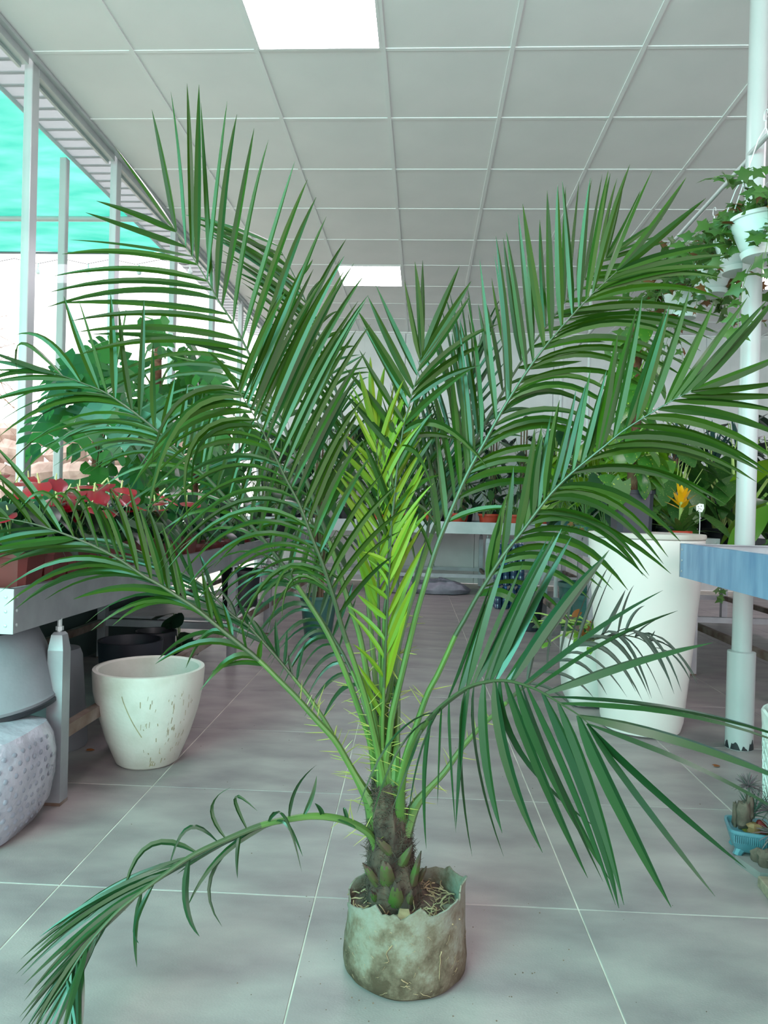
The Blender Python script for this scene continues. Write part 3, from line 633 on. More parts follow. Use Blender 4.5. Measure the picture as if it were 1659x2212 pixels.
# D low left
frond([(818, 1800), (805, 1749), (796, 1725), (774, 1686), (748, 1640), (722, 1597), (681, 1552), (640, 1506), (601, 1467), (560, 1426), (504, 1380), (466, 1349), (425, 1315), (381, 1286), (342, 1261), (311, 1244), (258, 1208), (202, 1179), (135, 1152), (70, 1131), (0, 1118), (-40, 1112)], -.28, [
    ([(0, 1118, -80, 1040, 0), (31, 1122, -60, 1060, 0), (69, 1130, -40, 1030, 0), (106, 1142, -40, 1010, 0), (130, 1150, 3, 938, 0, 0), (172, 1167, 37, 1180, -.05, 112, 1072), (196, 1178, 98, 1076, -.03, 140, 1062), (233, 1196, 152, 1118, -.05, 182, 1068), (250, 1203, 172, 1155, -.05, 208, 1085), (257, 1207, 182, 1130, -.05, 205, 1085), (289, 1228, 205, 1075, -.04, 255, 1120), (310, 1239, 272, 1032, 0, 0), (342, 1261, 300, 1082, -.03, 0), (361, 1273, 308, 1086, -.03, .02), (381, 1285, 344, 1132, 0, 0), (400, 1298, 368, 1155, 0, .03), (425, 1315, 395, 1180, 0, .03), (464, 1348, 436, 1232, 0, .03)], 19),
    ([(470, 1352, 440, 1250, 0), (504, 1380, 480, 1300, 0), (560, 1426, 566, 1382, 0)], 5),
    ([(34, 1123, -60, 1145, 0), (106, 1143, -40, 1165, 0), (135, 1152, -40, 1178, 0), (171, 1167, -40, 1190, 0), (202, 1180, -15, 1202, 0), (234, 1198, -10, 1210, 0, .1), (258, 1208, -5, 1226, 0, .12), (289, 1229, -2, 1266, 0, .16), (311, 1244, 0, 1306, 0, .2), (342, 1261, 25, 1312, 0, .2), (361, 1273, 78, 1302, 0, .16), (381, 1286, 155, 1290, 0, .08), (425, 1315, 180, 1350, 0, .2), (440, 1326, 197, 1362, 0, .2)], 15),
    ([(466, 1349, 242, 1352, 0, .25), (504, 1385, 422, 1462, 0, .3), (525, 1400, 270, 1392, 0, .14), (560, 1430, 418, 1505, 0, .3), (578, 1442, 455, 1452, 0, .12)], 6)], .019, spines=(.06, .42), basew=.030)
# D2 second left frond behind
frond([(815, 1790), (790, 1722), (722, 1592), (677, 1519), (640, 1471), (603, 1426), (567, 1385), (533, 1349), (504, 1330), (470, 1296), (434, 1262), (370, 1225), (300, 1190), (240, 1165)], .0, [
    ([(300, 1190, 250, 1120, 0), (370, 1225, 330, 1130, 0), (434, 1262, 395, 1160, 0), (504, 1330, 455, 1268, 0, .1), (533, 1349, 507, 1284, 0, .12), (575, 1398, 520, 1300, 0, .1), (603, 1426, 570, 1352, 0), (606, 1428, 620, 1336, 0), (639, 1462, 612, 1405, 0, .15), (645, 1466, 662, 1384, 0)], 12),
    ([(300, 1190, 160, 1165, 0), (434, 1262, 215, 1190, 0), (470, 1300, 235, 1222, 0), (504, 1333, 290, 1262, 0), (540, 1360, 345, 1290, 0), (575, 1400, 440, 1340, 0)], 10, .8)], .017, mt='frondteal', spines=(.15, .45), nsp=14, r0=.009, basew=.014, dd0=.05)
# E dried low frond bending to the floor
frond([(832, 1905), (826, 1875), (813, 1834), (802, 1807), (785, 1791), (753, 1775), (718, 1766), (677, 1763), (633, 1768), (570, 1781), (506, 1806), (422, 1844), (359, 1886), (304, 1928), (253, 1970), (203, 2025), (169, 2072), (139, 2122), (105, 2173), (85, 2215)], -.48, [
    ([(428, 1840, 264, 1954, -.05, 318, 1830), (466, 1821, 363, 1886, -.05, 402, 1786), (492, 1808, 498, 1701, 0, 458, 1740), (528, 1791, 556, 1752, -.02, 506, 1722), (572, 1772, 652, 1884, -.05, 604, 1758), (600, 1770, 654, 1850, -.05, 618, 1780)], 6),
    ([(627, 1765, 684, 1652, .03, 640, 1700), (658, 1762, 684, 1676, .03), (690, 1762, 680, 1735, 0), (720, 1766, 770, 1790, 0), (757, 1776, 742, 1745, 0)], 5),
    ([(591, 1774, 403, 1962, -.08, 478, 1848), (580, 1777, 480, 2002, -.08, 462, 1880), (520, 1800, 513, 1898, -.05, .1), (412, 1868, 431, 2023, -.05, 400, 1955), (330, 1905, 300, 2038, -.05, 290, 1985), (300, 1930, 296, 2090, -.05, 292, 2010)], 6),
    ([(415, 1850, 180, 1990, -.1, .08), (380, 1872, 110, 2000, -.1, .06), (350, 1892, 25, 2097, -.12, .06), (320, 1915, 75, 2130, -.12, .05), (290, 1940, 40, 2210, -.15, .05), (253, 1970, 60, 2225, -.12, .05), (225, 2000, 90, 2240, -.12, .04), (203, 2025, 120, 2240, -.1, .03), (185, 2050, 160, 2250, -.1, .02), (150, 2105, 168, 2250, -.08, 0)], 32),
    ([(640, 1768, 430, 1850, 0, .03), (560, 1785, 320, 1915, 0, .02), (470, 1822, 240, 1975, 0, .02)], 5)], .0155, mt='frondteal', spines=(.1, .3), nsp=12, ddpow=1.1, basew=.026, label='low frond with folded leaflets bending down to the floor')
# F big right frond
frond([(838, 1760), (831, 1656), (840, 1604), (846, 1550), (866, 1465), (892, 1356), (907, 1300), (938, 1198), (954, 1154), (983, 1084), (1012, 1019), (1045, 959), (1083, 890), (1122, 827), (1162, 769), (1201, 721), (1239, 678), (1283, 632), (1333, 586)], -.12, [
    ([(1333, 586, 1525, 428, 0, 0), (1331, 587, 1466, 389, 0, 0), (1304, 608, 1384, 362, 0, 0), (1283, 629, 1358, 362, 0, 0), (1264, 649, 1304, 367, 0, .0), (1239, 672, 1248, 384, 0, 0), (1220, 693, 1204, 396, 0, 0), (1202, 716, 1202, 410, 0, 0), (1181, 739, 1151, 432, 0, 0), (1162, 766, 1133, 455, 0, 0), (1142, 795, 1100, 486, 0, 0), (1110, 845, 1086, 510, 0, 0), (1090, 878, 1066, 535, 0, 0), (1066, 915, 1036, 560, 0, 0)], 15),
    ([(1035, 975, 1008, 640, .05), (1020, 1005, 990, 700, .05), (1004, 1032, 985, 690, .05), (983, 1084, 940, 850, .1), (950, 1170, 925, 980, .1)], 9),
    ([(1334, 588, 1570, 528, 0, .03), (1304, 613, 1570, 552, 0, .03), (1283, 633, 1566, 607, 0, .07), (1263, 653, 1565, 648, 0, .09), (1240, 678, 1560, 711, 0, .05), (1220, 699, 1552, 724, 0, .1), (1201, 722, 1538, 733, 0, .12), (1181, 748, 1507, 782, 0, .14), (1162, 770, 1487, 802, 0, .16), (1148, 792, 1440, 850, 0, .2), (1122, 830, 1400, 858, 0, .18), (1101, 862, 1350, 905, 0, .2), (1083, 892, 1318, 920, 0, .22), (1058, 938, 1310, 920, 0, .14), (1036, 981, 1335, 1012, 0, .24), (1018, 1012, 1245, 985, 0, .14), (1010, 1030, 1188, 1034, 0, .16), (990, 1072, 1275, 1070, 0, .16), (970, 1120, 1130, 1100, 0, .1)], 25)], .0195, spines=(.03, .4), r0=.0135)
# G behind F
frond([(842, 1740), (831, 1549), (840, 1504), (848, 1456), (861, 1395), (874, 1343), (887, 1300), (920, 1192), (936, 1147), (954, 1107), (972, 1066), (1005, 999), (1037, 934), (1072, 872), (1106, 813), (1150, 745), (1186, 697), (1227, 644), (1254, 613), (1280, 586), (1310, 557)], .22, [
    ([(1312, 555, 1383, 412, 0, 0), (1308, 560, 1345, 382, 0, 0), (1281, 584, 1325, 382, 0, 0), (1268, 598, 1308, 378, 0, 0), (1254, 613, 1286, 382, 0, 0), (1226, 644, 1251, 390, 0, 0), (1210, 661, 1206, 392, 0, 0), (1193, 684, 1162, 432, 0, 0), (1166, 719, 1150, 520, 0, 0), (1135, 765, 1095, 500, 0, 0), (1106, 813, 1062, 600, 0, 0)], 13),
    ([(1085, 848, 1045, 640, 0), (1037, 934, 1000, 680, 0), (1005, 999, 955, 735, 0), (972, 1066, 920, 870, 0)], 9),
    ([(1312, 557, 1432, 472, 0, 0), (1306, 562, 1447, 518, 0, 0), (1290, 578, 1446, 553, 0, 0), (1268, 600, 1470, 598, 0, 0), (1240, 632, 1430, 622, 0, .03), (1210, 668, 1340, 665, 0, .03), (1186, 700, 1444, 655, 0, .03), (1150, 747, 1325, 742, 0, .05), (1106, 815, 1220, 792, 0, .05), (1072, 872, 1190, 842, 0, .1), (1037, 934, 1160, 905, 0, .1), (990, 1026, 1100, 1000, 0, .12)], 18)], .0175, spines=(.05, .4), nsp=20)
# H behind, nearly upright
frond([(852, 1720), (855, 1640), (859, 1539), (861, 1400), (885, 1290), (914, 1194), (929, 1118), (940, 1077), (958, 1006), (985, 915), (1005, 855), (1030, 780)], .34, [
    ([(1025, 795, 1010, 620, 0), (1005, 858, 962, 640, 0), (985, 915, 925, 700, 0), (958, 1006, 902, 800, 0), (940, 1077, 885, 890, 0), (925, 1140, 850, 990, 0)], 16),
    ([(1030, 780, 1085, 640, 0), (1005, 858, 1075, 680, 0), (985, 915, 1090, 740, 0), (958, 1006, 1090, 850, 0), (940, 1077, 1070, 930, 0), (925, 1140, 1040, 1010, 0)], 16)], .016, mt='frondteal', spines=(.08, .45), nsp=16, r0=.011)
# I centre frond
frond([(826, 1760), (824, 1593), (824, 1539), (827, 1473), (829, 1408), (831, 1322), (836, 1280), (842, 1171), (848, 1111), (852, 1075), (857, 1021), (865, 963), (868, 945), (873, 913), (881, 886), (888, 858), (897, 828), (904, 797), (911, 768)], -.06, [
    ([(910, 772, 896, 565, 0, 0), (907, 785, 865, 612, 0, 0), (898, 822, 805, 615, 0, 0), (892, 845, 787, 650, 0, 0), (885, 872, 776, 676, 0, 0), (876, 905, 795, 745, 0, 0), (866, 944, 740, 790, 0, 0), (860, 975, 745, 850, 0, 0)], 9),
    ([(911, 770, 913, 562, 0, 0), (910, 778, 993, 574, 0, .02), (906, 790, 1018, 607, 0, .0), (902, 805, 1015, 640, 0, .02), (897, 830, 1078, 700, 0, .06), (889, 855, 1040, 746, 0, .05), (885, 870, 1036, 790, 0, .06), (873, 913, 1020, 795, 0, .06), (870, 935, 1052, 1008, -.05, 952, 918), (868, 948, 990, 950, 0, 925, 938), (864, 968, 942, 1090, -.05, 912, 985)], 11),
    ([(857, 1021, 805, 880, 0), (850, 1095, 780, 930, 0), (842, 1171, 770, 1030, 0)], 6),
    ([(857, 1021, 935, 890, 0), (850, 1095, 950, 960, 0), (846, 1120, 950, 1200, 0, 905, 1110), (842, 1171, 900, 1230, 0, 878, 1140)], 6)], .0205, spines=(.06, .3), nsp=14, r0=.010)
# young yellow-green leaflets low on the centre
frond([(828, 1755), (826, 1600), (829, 1500), (833, 1400), (838, 1300), (843, 1200), (847, 1120)], -.10, [
    ([(843, 1215, 780, 1192, 0, .1), (841, 1240, 782, 1200, 0, .1), (838, 1278, 795, 1232, 0, .05), (836, 1310, 770, 1250, 0, .05), (833, 1365, 752, 1308, 0, .03), (830, 1410, 750, 1300, 0, .02), (828, 1455, 762, 1370, 0, .02), (826, 1500, 775, 1430, 0, .02), (826, 1550, 770, 1440, 0, 0)], 10),
    ([(843, 1215, 905, 1090, 0), (838, 1300, 910, 1150, 0), (833, 1400, 905, 1230, 0), (829, 1490, 880, 1320, 0)], 8)], .0185, mt='frondyoung', nsp=0, r0=.008, basew=.010, label='short bright yellow-green young frond at the centre')
# J spear
frond([(836, 1740), (832, 1640), (826, 1560), (820, 1400), (817, 1243), (818, 1189), (820, 1135), (819, 1111), (817, 1057), (816, 1003), (812, 949)], -.04, [
    ([(812, 949, 800, 770, 0), (811, 952, 762, 830, 0), (814, 980, 748, 850, 0), (816, 1010, 735, 935, 0), (817, 1040, 766, 962, 0), (817, 1070, 738, 990, 0), (819, 1111, 727, 1022, 0), (819, 1150, 722, 1010, 0), (818, 1189, 735, 1050, 0), (817, 1243, 744, 1100, 0), (818, 1290, 760, 1160, 0), (820, 1350, 770, 1200, 0)], 20),
    ([(811, 948, 832, 790, 0), (815, 1000, 868, 830, 0), (816, 1020, 890, 870, 0), (817, 1057, 905, 905, 0), (819, 1111, 912, 935, 0), (818, 1189, 921, 995, 0), (817, 1243, 926, 1080, 0), (818, 1290, 905, 1150, 0)], 18)], .0185, mt='frondyoung', nsp=0, r0=.008, basew=.011, label='upright bright yellow-green new frond still unfolding')
# K right
frond([(850, 1835), (848, 1749), (855, 1712), (868, 1664), (881, 1619), (894, 1582), (922, 1502), (944, 1460), (965, 1415), (985, 1370), (1004, 1337), (1028, 1293), (1052, 1255), (1076, 1216), (1100, 1182), (1127, 1149), (1164, 1099), (1194, 1062), (1231, 1025), (1275, 988), (1304, 965), (1336, 938), (1368, 916), (1418, 885), (1469, 856), (1493, 845)], -.30, [
    ([(1494, 845, 1690, 625, 0, 0), (1469, 853, 1650, 650, 0, 0), (1440, 869, 1596, 646, 0, 0), (1418, 883, 1520, 648, 0, 0), (1386, 902, 1463, 626, 0, 0), (1363, 918, 1452, 690, 0, 0), (1335, 938, 1400, 640, 0, 0), (1308, 960, 1371, 656, 0, 0), (1282, 982, 1338, 715, 0, 0), (1265, 996, 1330, 755, 0, 0), (1248, 1008, 1310, 800, 0, 0)], 12),
    ([(1231, 1025, 1275, 800, 0), (1194, 1062, 1245, 840, 0), (1175, 1085, 1210, 870, 0), (1150, 1118, 1172, 940, 0), (1120, 1158, 1165, 900, 0), (1076, 1216, 1110, 1040, 0), (1052, 1255, 1082, 1110, 0)], 11),
    ([(1496, 846, 1720, 755, 0, 0), (1494, 848, 1720, 826, 0, 0), (1470, 858, 1720, 858, 0, .01), (1440, 872, 1700, 908, 0, .04), (1410, 892, 1700, 990, 0, .09), (1375, 917, 1690, 1015, 0, .1), (1340, 938, 1650, 1000, 0, .1), (1304, 966, 1625, 1040, 0, .13), (1278, 990, 1605, 1042, 0, .13), (1245, 1018, 1575, 1085, 0, .13), (1231, 1028, 1548, 1092, 0, .13)], 12),
    ([(1205, 1050, 1470, 1170, 0, .16), (1185, 1075, 1432, 1212, 0, .2), (1164, 1102, 1450, 1240, 0, .12), (1150, 1118, 1385, 1245, 0, .22), (1127, 1150, 1400, 1250, 0, .2), (1105, 1180, 1330, 1280, 0, .2), (1076, 1216, 1300, 1270, 0, .2), (1052, 1255, 1260, 1290, 0, .2), (1028, 1293, 1190, 1395, 0, .25)], 13)], .0215, spines=(.08, .42), nsp=30, basew=.033)
# L front right, close to the viewer
frond([(862, 1790), (868, 1700), (878, 1647), (889, 1614), (907, 1580), (933, 1547), (965, 1517), (1000, 1492), (1024, 1480), (1053, 1473), (1082, 1470), (1108, 1473), (1137, 1481), (1166, 1493), (1195, 1510), (1224, 1528), (1248, 1543), (1270, 1562)], -.72, [
    ([(960, 1520, 1060, 1260, 0), (985, 1500, 1078, 1235, 0), (1004, 1486, 1096, 1190, 0), (1017, 1481, 1130, 1215, 0), (1028, 1478, 1182, 1164, 0), (1042, 1475, 1197, 1157, 0), (1056, 1472, 1213, 1142, 0), (1070, 1470, 1235, 1158, 0), (1088, 1470, 1316, 1188, 0), (1105, 1472, 1308, 1200, 0), (1130, 1478, 1432, 1275, 0), (1155, 1488, 1464, 1319, 0), (1178, 1498, 1540, 1388, 0)], 13),
    ([(1005, 1492, 1020, 1850, 0, 1000, 1660), (1018, 1486, 985, 1790, 0, 1002, 1620), (1028, 1482, 1088, 1850, 0, 1040, 1650), (1050, 1476, 1085, 1800, 0, 1054, 1640), (1065, 1474, 1172, 1842, 0, 1102, 1650), (1085, 1474, 1300, 1797, .03, 1140, 1640), (1097, 1476, 1270, 1897, 0, 1170, 1690), (1112, 1480, 1318, 1902, 0, 1195, 1680), (1125, 1484, 1303, 1905, 0, 1200, 1670), (1142, 1490, 1330, 1955, 0, 1240, 1700), (1172, 1503, 1337, 1962, 0, 1270, 1720), (1205, 1522, 1348, 1955, 0, 1285, 1700), (1242, 1546, 1450, 1960, 0, 1330, 1735), (1268, 1562, 1545, 1936, 0, 1395, 1735), (1272, 1566, 1612, 1876, 0, 1430, 1720)], 15),
    ([(1185, 1502, 1740, 1608, 0, .05), (1212, 1520, 1740, 1625, 0, .06), (1248, 1545, 1740, 1705, 0, .05), (1270, 1562, 1745, 1790, 0, .05)], 4),
    ([(944, 1539, 771, 1757, 0, 845, 1602), (928, 1553, 802, 1775, 0, 858, 1625), (912, 1572, 845, 1755, 0, 880, 1650), (955, 1528, 880, 1790, 0, 908, 1640), (935, 1548, 921, 1835, 0, 925, 1680), (960, 1524, 945, 1740, 0, 950, 1630), (975, 1512, 985, 1800, 0, 972, 1640)], 7, .6)], .027, mt='frondteal', spines=(.05, .35), nsp=18, r0=.0105, ddpow=1.15, basew=.018)
# M lower right, behind, with tired grey leaflets
frond([(872, 1800), (892, 1749), (911, 1721), (933, 1697), (961, 1667), (998, 1615), (1041, 1567), (1075, 1536), (1108, 1504), (1150, 1468), (1200, 1430), (1252, 1391), (1292, 1379), (1336, 1372), (1380, 1379), (1410, 1399)], .40, [
    ([(1137, 1480, 1180, 1330, 0), (1200, 1430, 1240, 1250, 0), (1225, 1412, 1285, 1230, 0), (1252, 1391, 1310, 1212, 0), (1292, 1379, 1346, 1256, 0), (1336, 1373, 1378, 1275, 0, .1), (1362, 1376, 1395, 1325, 0, .05), (1400, 1391, 1415, 1362, 0)], 11),
    ([(1137, 1480, 1240, 1530, 0, .15), (1200, 1430, 1330, 1500, 0, .18), (1240, 1402, 1382, 1500, 0, .25), (1262, 1392, 1405, 1520, 0, .3), (1300, 1380, 1420, 1510, 0, .3), (1336, 1374, 1452, 1498, 0, .3), (1370, 1378, 1500, 1482, 0, .25), (1410, 1399, 1492, 1472, 0, .15)], 16)], .014, mt='frondgrey', spines=(.05, .55), nsp=22, r0=.0115, basew=.024, label='low right frond with dull greyish leaflets')
# N back left
frond([(826, 1740), (815, 1520), (800, 1350), (785, 1200), (765, 1060), (750, 960), (735, 880), (715, 805), (698, 745), (672, 680), (640, 605), (600, 530)], .36, [
    ([(600, 530, 392, 463, 0, .03), (640, 605, 428, 477, 0), (660, 650, 460, 520, 0), (675, 690, 500, 560, 0), (698, 745, 520, 600, 0), (715, 805, 545, 660, 0), (735, 880, 570, 720, 0), (750, 960, 610, 800, 0), (770, 1090, 650, 950, 0)], 24),
    ([(640, 605, 676, 560, 0), (672, 680, 712, 640, 0), (690, 720, 748, 690, 0), (704, 772, 772, 757, 0), (718, 812, 788, 766, 0), (725, 834, 803, 795, 0), (734, 877, 790, 831, 0), (742, 915, 800, 880, 0), (755, 990, 830, 910, 0)], 15)], .0165, mt='frond', spines=(.1, .3), nsp=10, r0=.011)
# Q back left, low
frond([(826, 1740), (825, 1680), (805, 1590), (780, 1500), (745, 1420), (715, 1370), (690, 1330), (640, 1270), (590, 1215)], .42, [
    ([(600, 1225, 480, 1270, 0, .2), (640, 1270, 500, 1350, 0, .25), (690, 1330, 560, 1400, 0, .3), (715, 1370, 600, 1470, 0, .3), (745, 1420, 640, 1510, 0, .3), (770, 1480, 690, 1570, 0, .25)], 16),
    ([(590, 1215, 600, 1100, 0), (640, 1270, 670, 1130, 0), (690, 1330, 730, 1200, 0), (730, 1400, 770, 1290, 0)], 10)], .015, mt='frondteal', spines=(.1, .5), nsp=14, r0=.010)
# R back centre, upright, filling the heart of the crown
frond([(846, 1740), (848, 1600), (852, 1450), (858, 1300), (862, 1200), (866, 1100), (872, 1000), (880, 930)], .30, [
    ([(880, 930, 860, 800, 0), (872, 1000, 810, 850, 0), (866, 1100, 800, 950, 0), (860, 1240, 790, 1080, 0)], 14),
    ([(880, 930, 920, 800, 0), (872, 1000, 955, 860, 0), (866, 1100, 960, 950, 0), (860, 1240, 930, 1110, 0)], 14)], .0165, spines=(.1, .5), nsp=14, r0=.009)

pending.sort(key=lambda q: -q[0])
for size, rows, fs, fr, mt, _ in pending[:300]:
    MB().add([r_-PB for r_ in rows], fs).build('leaflet', M[mt], fr)
rest = {}
for size, rows, fs, fr, mt, _ in pending[300:]: rest.setdefault(mt, MB()).add([r_-PB for r_ in rows], fs)
mbr = MB(); mats = list(rest); fm = []
for i, k in enumerate(mats): mbr.add(rest[k].v, rest[k].f); fm += [i]*len(rest[k].f)
me = mbr.mesh('leaflets', None)
for k in mats: me.materials.append(M[k])
me.polygons.foreach_set('material_index', fm)
stuff(link('leaflets', me, palm))
# trunk, boots, bag
M['fibre'] = surf('brown_fibre', '#2c231c', '#4d3f33', .95, scale=26, bump=1, bscale=40, stretch=(1, 1, .5))
def wob(p, a, j): q = 1+.22*noise.noise(V((math.cos(a)*2, math.sin(a)*2, p.z*18)))+.10*noise.noise(V((math.cos(a)*5, math.sin(a)*5, p.z*50))); return V((p.x*q, p.y*q, p.z))
tc0 = at(852, 1960, PY)-PB; tc1 = at(834, 1690, PY)-PB
trp = [(0, .064), (.1, .074), (.2, .072), (.3, .066), (.4, .062), (.5, .056), (.6, .052), (.7, .048), (.8, .044), (.88, .038), (.96, .028), (1, .02), (1.02, .004)]
mb = MB(); n = 36; vs = []
for u, r_ in trp:
    c = tc0.lerp(tc1, u)
    for k in range(n):
        a = 2*PI*k/n; q = wob(V((r_*math.cos(a), r_*math.sin(a), c.z)), a, 0); vs.append((c.x+q.x, c.y+q.y, c.z))
mb.add(vs, [(i*n+k, i*n+(k+1) % n, (i+1)*n+(k+1) % n, (i+1)*n+k) for i in range(len(trp)-1) for k in range(n)]).build('trunk', M['fibre'], palm)
hair = MB()
for k in range(2600):
    u = R.random(); a = R.uniform(0, 2*PI); c = tc0.lerp(tc1, u); r_ = .074-.04*u
    p = V((c.x+r_*math.cos(a), c.y+r_*math.sin(a), c.z)); d = V((math.cos(a)*R.uniform(-.1, .5), math.sin(a)*R.uniform(-.1, .5), R.uniform(-.7, .9)))+V((-math.sin(a), math.cos(a), 0))*R.uniform(-1.6, 1.6)
    d.normalize(); l = R.uniform(.015, .04)
    hair.tube([p, p+d*l*.5+V((0, 0, .003)), p+d*l], [.0010, .0008, .0003], 3, cap=False)
stuff(hair.build('trunk_fibres', M['fibre'], palm))
M['boot'] = surf('leaf_stub', '#39521f', '#45392a', .55, scale=22, contrast=(.38, .6))
def boot(px, py, qx, qy, w0, w1, dd, lab='leaf_stub'):
    B_ = at(px, py, PY+dd)-PB; T_ = at(qx, qy, PY+dd-.022)-PB; t = (T_-B_).normalized(); s = t.cross(V((0, -1, 0))).normalized(); nn = V((0, -1, 0))
    mb = MB(); rows = []
    for i in range(8):
        u = i/7; c = B_.lerp(T_, u)+nn*(-.014*(1-u)**2); w_ = (w0+(w1-w0)*u)*.00056*(1 if u < .8 else 1-(u-.8)*2.6)
        for q in (-1, -.5, 0, .5, 1): rows.append(c+s*(w_*q)+nn*(.016*(1-q*q)*(1-.75*u))+t*(R.uniform(-.008, .008) if i == 7 else 0))
        rows.append(c-nn*.004)
    fs = [(6*i+k, 6*i+(k+1) % 6, 6*i+6+(k+1) % 6, 6*i+6+k) for i in range(7) for k in range(6)]+[tuple(range(5, -1, -1)), tuple(42+k for k in range(6))]
    o = mb.add(rows, fs).build(lab, M['boot'], palm); o.data.materials.append(M['fibre'])
    o.data.polygons.foreach_set('material_index', [1 if k//6 >= 6 or (k//6 == 5 and k % 2) else 0 for k in range(42)]+[0, 1])
for a in ((856, 1962, 856, 1908, 44, 16, -.072), (838, 1915, 832, 1862, 40, 22, -.066), (822, 1925, 786, 1866, 26, 12, -.05), (890, 1915, 908, 1842, 24, 8, -.052), (866, 1872, 890, 1826, 30, 8, -.058), (903, 1905, 920, 1872, 20, 8, -.02), (846, 1850, 812, 1808, 30, 12, -.055), (862, 1940, 862, 1890, 30, 20, .05), (880, 1960, 890, 1925, 26, 10, -.06), (815, 1955, 803, 1925, 24, 8, -.05)): boot(*a)
def bagmat():
    mt, N, L, p = newmat('worn_grey_felt'); p.inputs['Roughness'].default_value = .95; p.inputs['Specular IOR Level'].default_value = .1
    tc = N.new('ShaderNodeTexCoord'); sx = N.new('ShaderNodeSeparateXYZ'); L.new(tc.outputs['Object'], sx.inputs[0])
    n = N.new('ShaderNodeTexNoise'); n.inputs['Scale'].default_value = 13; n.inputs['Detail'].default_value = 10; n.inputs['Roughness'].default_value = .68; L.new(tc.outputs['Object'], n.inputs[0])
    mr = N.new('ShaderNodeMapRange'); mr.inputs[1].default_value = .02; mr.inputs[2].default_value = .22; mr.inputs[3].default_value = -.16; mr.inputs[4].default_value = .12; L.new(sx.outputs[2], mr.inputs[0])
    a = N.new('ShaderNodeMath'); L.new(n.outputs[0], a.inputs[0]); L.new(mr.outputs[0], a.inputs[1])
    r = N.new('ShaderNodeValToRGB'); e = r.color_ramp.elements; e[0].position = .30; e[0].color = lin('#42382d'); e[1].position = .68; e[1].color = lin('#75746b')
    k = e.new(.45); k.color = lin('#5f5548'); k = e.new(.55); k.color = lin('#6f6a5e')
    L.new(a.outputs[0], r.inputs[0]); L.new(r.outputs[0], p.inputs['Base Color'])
    n2 = N.new('ShaderNodeTexNoise'); n2.inputs['Scale'].default_value = 90; n2.inputs['Detail'].default_value = 5; b = N.new('ShaderNodeBump'); b.inputs['Strength'].default_value = .7; b.inputs['Distance'].default_value = .004
    L.new(tc.outputs['Object'], n2.inputs[0]); L.new(n2.outputs[0], b.inputs['Height']); L.new(b.outputs[0], p.inputs['Normal'])
    return mt
M['bag'] = bagmat()
bh = lambda a: .205+.030*math.sin(a*1+2.2)+.010*math.sin(3*a+1)+.020*noise.noise(V((math.cos(a)*3.4, math.sin(a)*3.4, 2)))+.010*noise.noise(V((math.cos(a)*9, math.sin(a)*9, 7)))-.020*math.exp(-((a-4.5)/.22)**2)-.012*max(0, math.cos(a-5.6))
def bagfn(p, a, j):
    u = p.z; h = bh(a); z = u*h
    q = 1+.022*noise.noise(V((math.cos(a)*2.5, math.sin(a)*2.5, z*16)))+.010*noise.noise(V((math.cos(a)*6, math.sin(a)*6, z*34)))
    q += .045*math.sin(5*a+1+2*math.sin(2*a))*max(0, u-.7)/.3+.012*math.sin(z*95+3*math.sin(a*2))*(1 if .1 < u < .8 else 0)*noise.noise(V((math.cos(a)*2, math.sin(a)*2, 9)))*2
    return V((p.x*q, p.y*q, z))
MB().lathe([(.135, 0), (.150, .015), (.160, .06), (.163, .18), (.161, .3), (.160, .42), (.158, .54), (.156, .66), (.154, .78), (.153, .88), (.153, .95), (.155, 1.0), (.151, 1.002), (.147, .95), (.144, .85), (.142, .7), (.05, .66), (.002, .66)], 96, fn=bagfn).build('grow_bag', M['bag'], palm)
sz = .150
mb = MB(); n = 40
vs = [(0, 0, sz+.03)]
for rr in (.04, .08, .12, .146):
    for k in range(n): a = 2*PI*k/n; vs.append((rr*math.cos(a), rr*math.sin(a), sz+.03*(1-rr/.146)+.012*noise.noise(V((rr*60, a*4, 1)))))
fs = [(0, 1+k, 1+(k+1) % n) for k in range(n)]+[(1+i*n+k, 1+i*n+(k+1) % n, 1+(i+1)*n+(k+1) % n, 1+(i+1)*n+k) for i in range(3) for k in range(n)]
mb.add(vs, fs).build('soil', M['soil'], palm)
M['root'] = surf('pale_root', '#a08a6a', '#7a6248', .8, scale=30)
mb = MB()
for k in range(170):
    a = R.uniform(0, 2*PI); rr = R.uniform(.055, .135); p = V((rr*math.cos(a), rr*math.sin(a), sz+.018*(1-rr/.146)+.008)); pts = [p]
    d = V((R.uniform(-1, 1), R.uniform(-1, 1), R.uniform(-.1, .5))).normalized()
    for i in range(3): pts.append(pts[-1]+d*.012); d = (d+V((R.uniform(-.8, .8), R.uniform(-.8, .8), R.uniform(-.7, .3)))).normalized()
    mb.tube(pts, R.uniform(.0008, .0022), 4, cap=False)
for k in range(7):
    a = -1.75+k*.045; mb.tube([(.07*math.cos(a), .07*math.sin(a), sz+.03), (.11*math.cos(a+.03), .11*math.sin(a+.03), sz+.024), (.128*math.cos(a), .128*math.sin(a), sz-.005)], [.004, .005, .003], 6)
stuff(mb.build('soil_roots', M['root'], palm))
mb = MB()
def strand(a, u, L_, n=7, w_=.0013, da=.12, du=-.03):
    pts = []
    for i in range(n):
        z = max(u, .02); r_ = .160 if z > .05 else .157; p = bagfn(V((r_*math.cos(a)*1.012, r_*math.sin(a)*1.012, z)), a, 0); pts.append(p)
        a += R.uniform(-.4, 1.2)*da*L_; u += (du*L_)+R.uniform(-.03, .03)*L_
    mb.tube(pts, [w_*(1-.6*i/(n-1)) for i in range(n)], 4, cap=False)
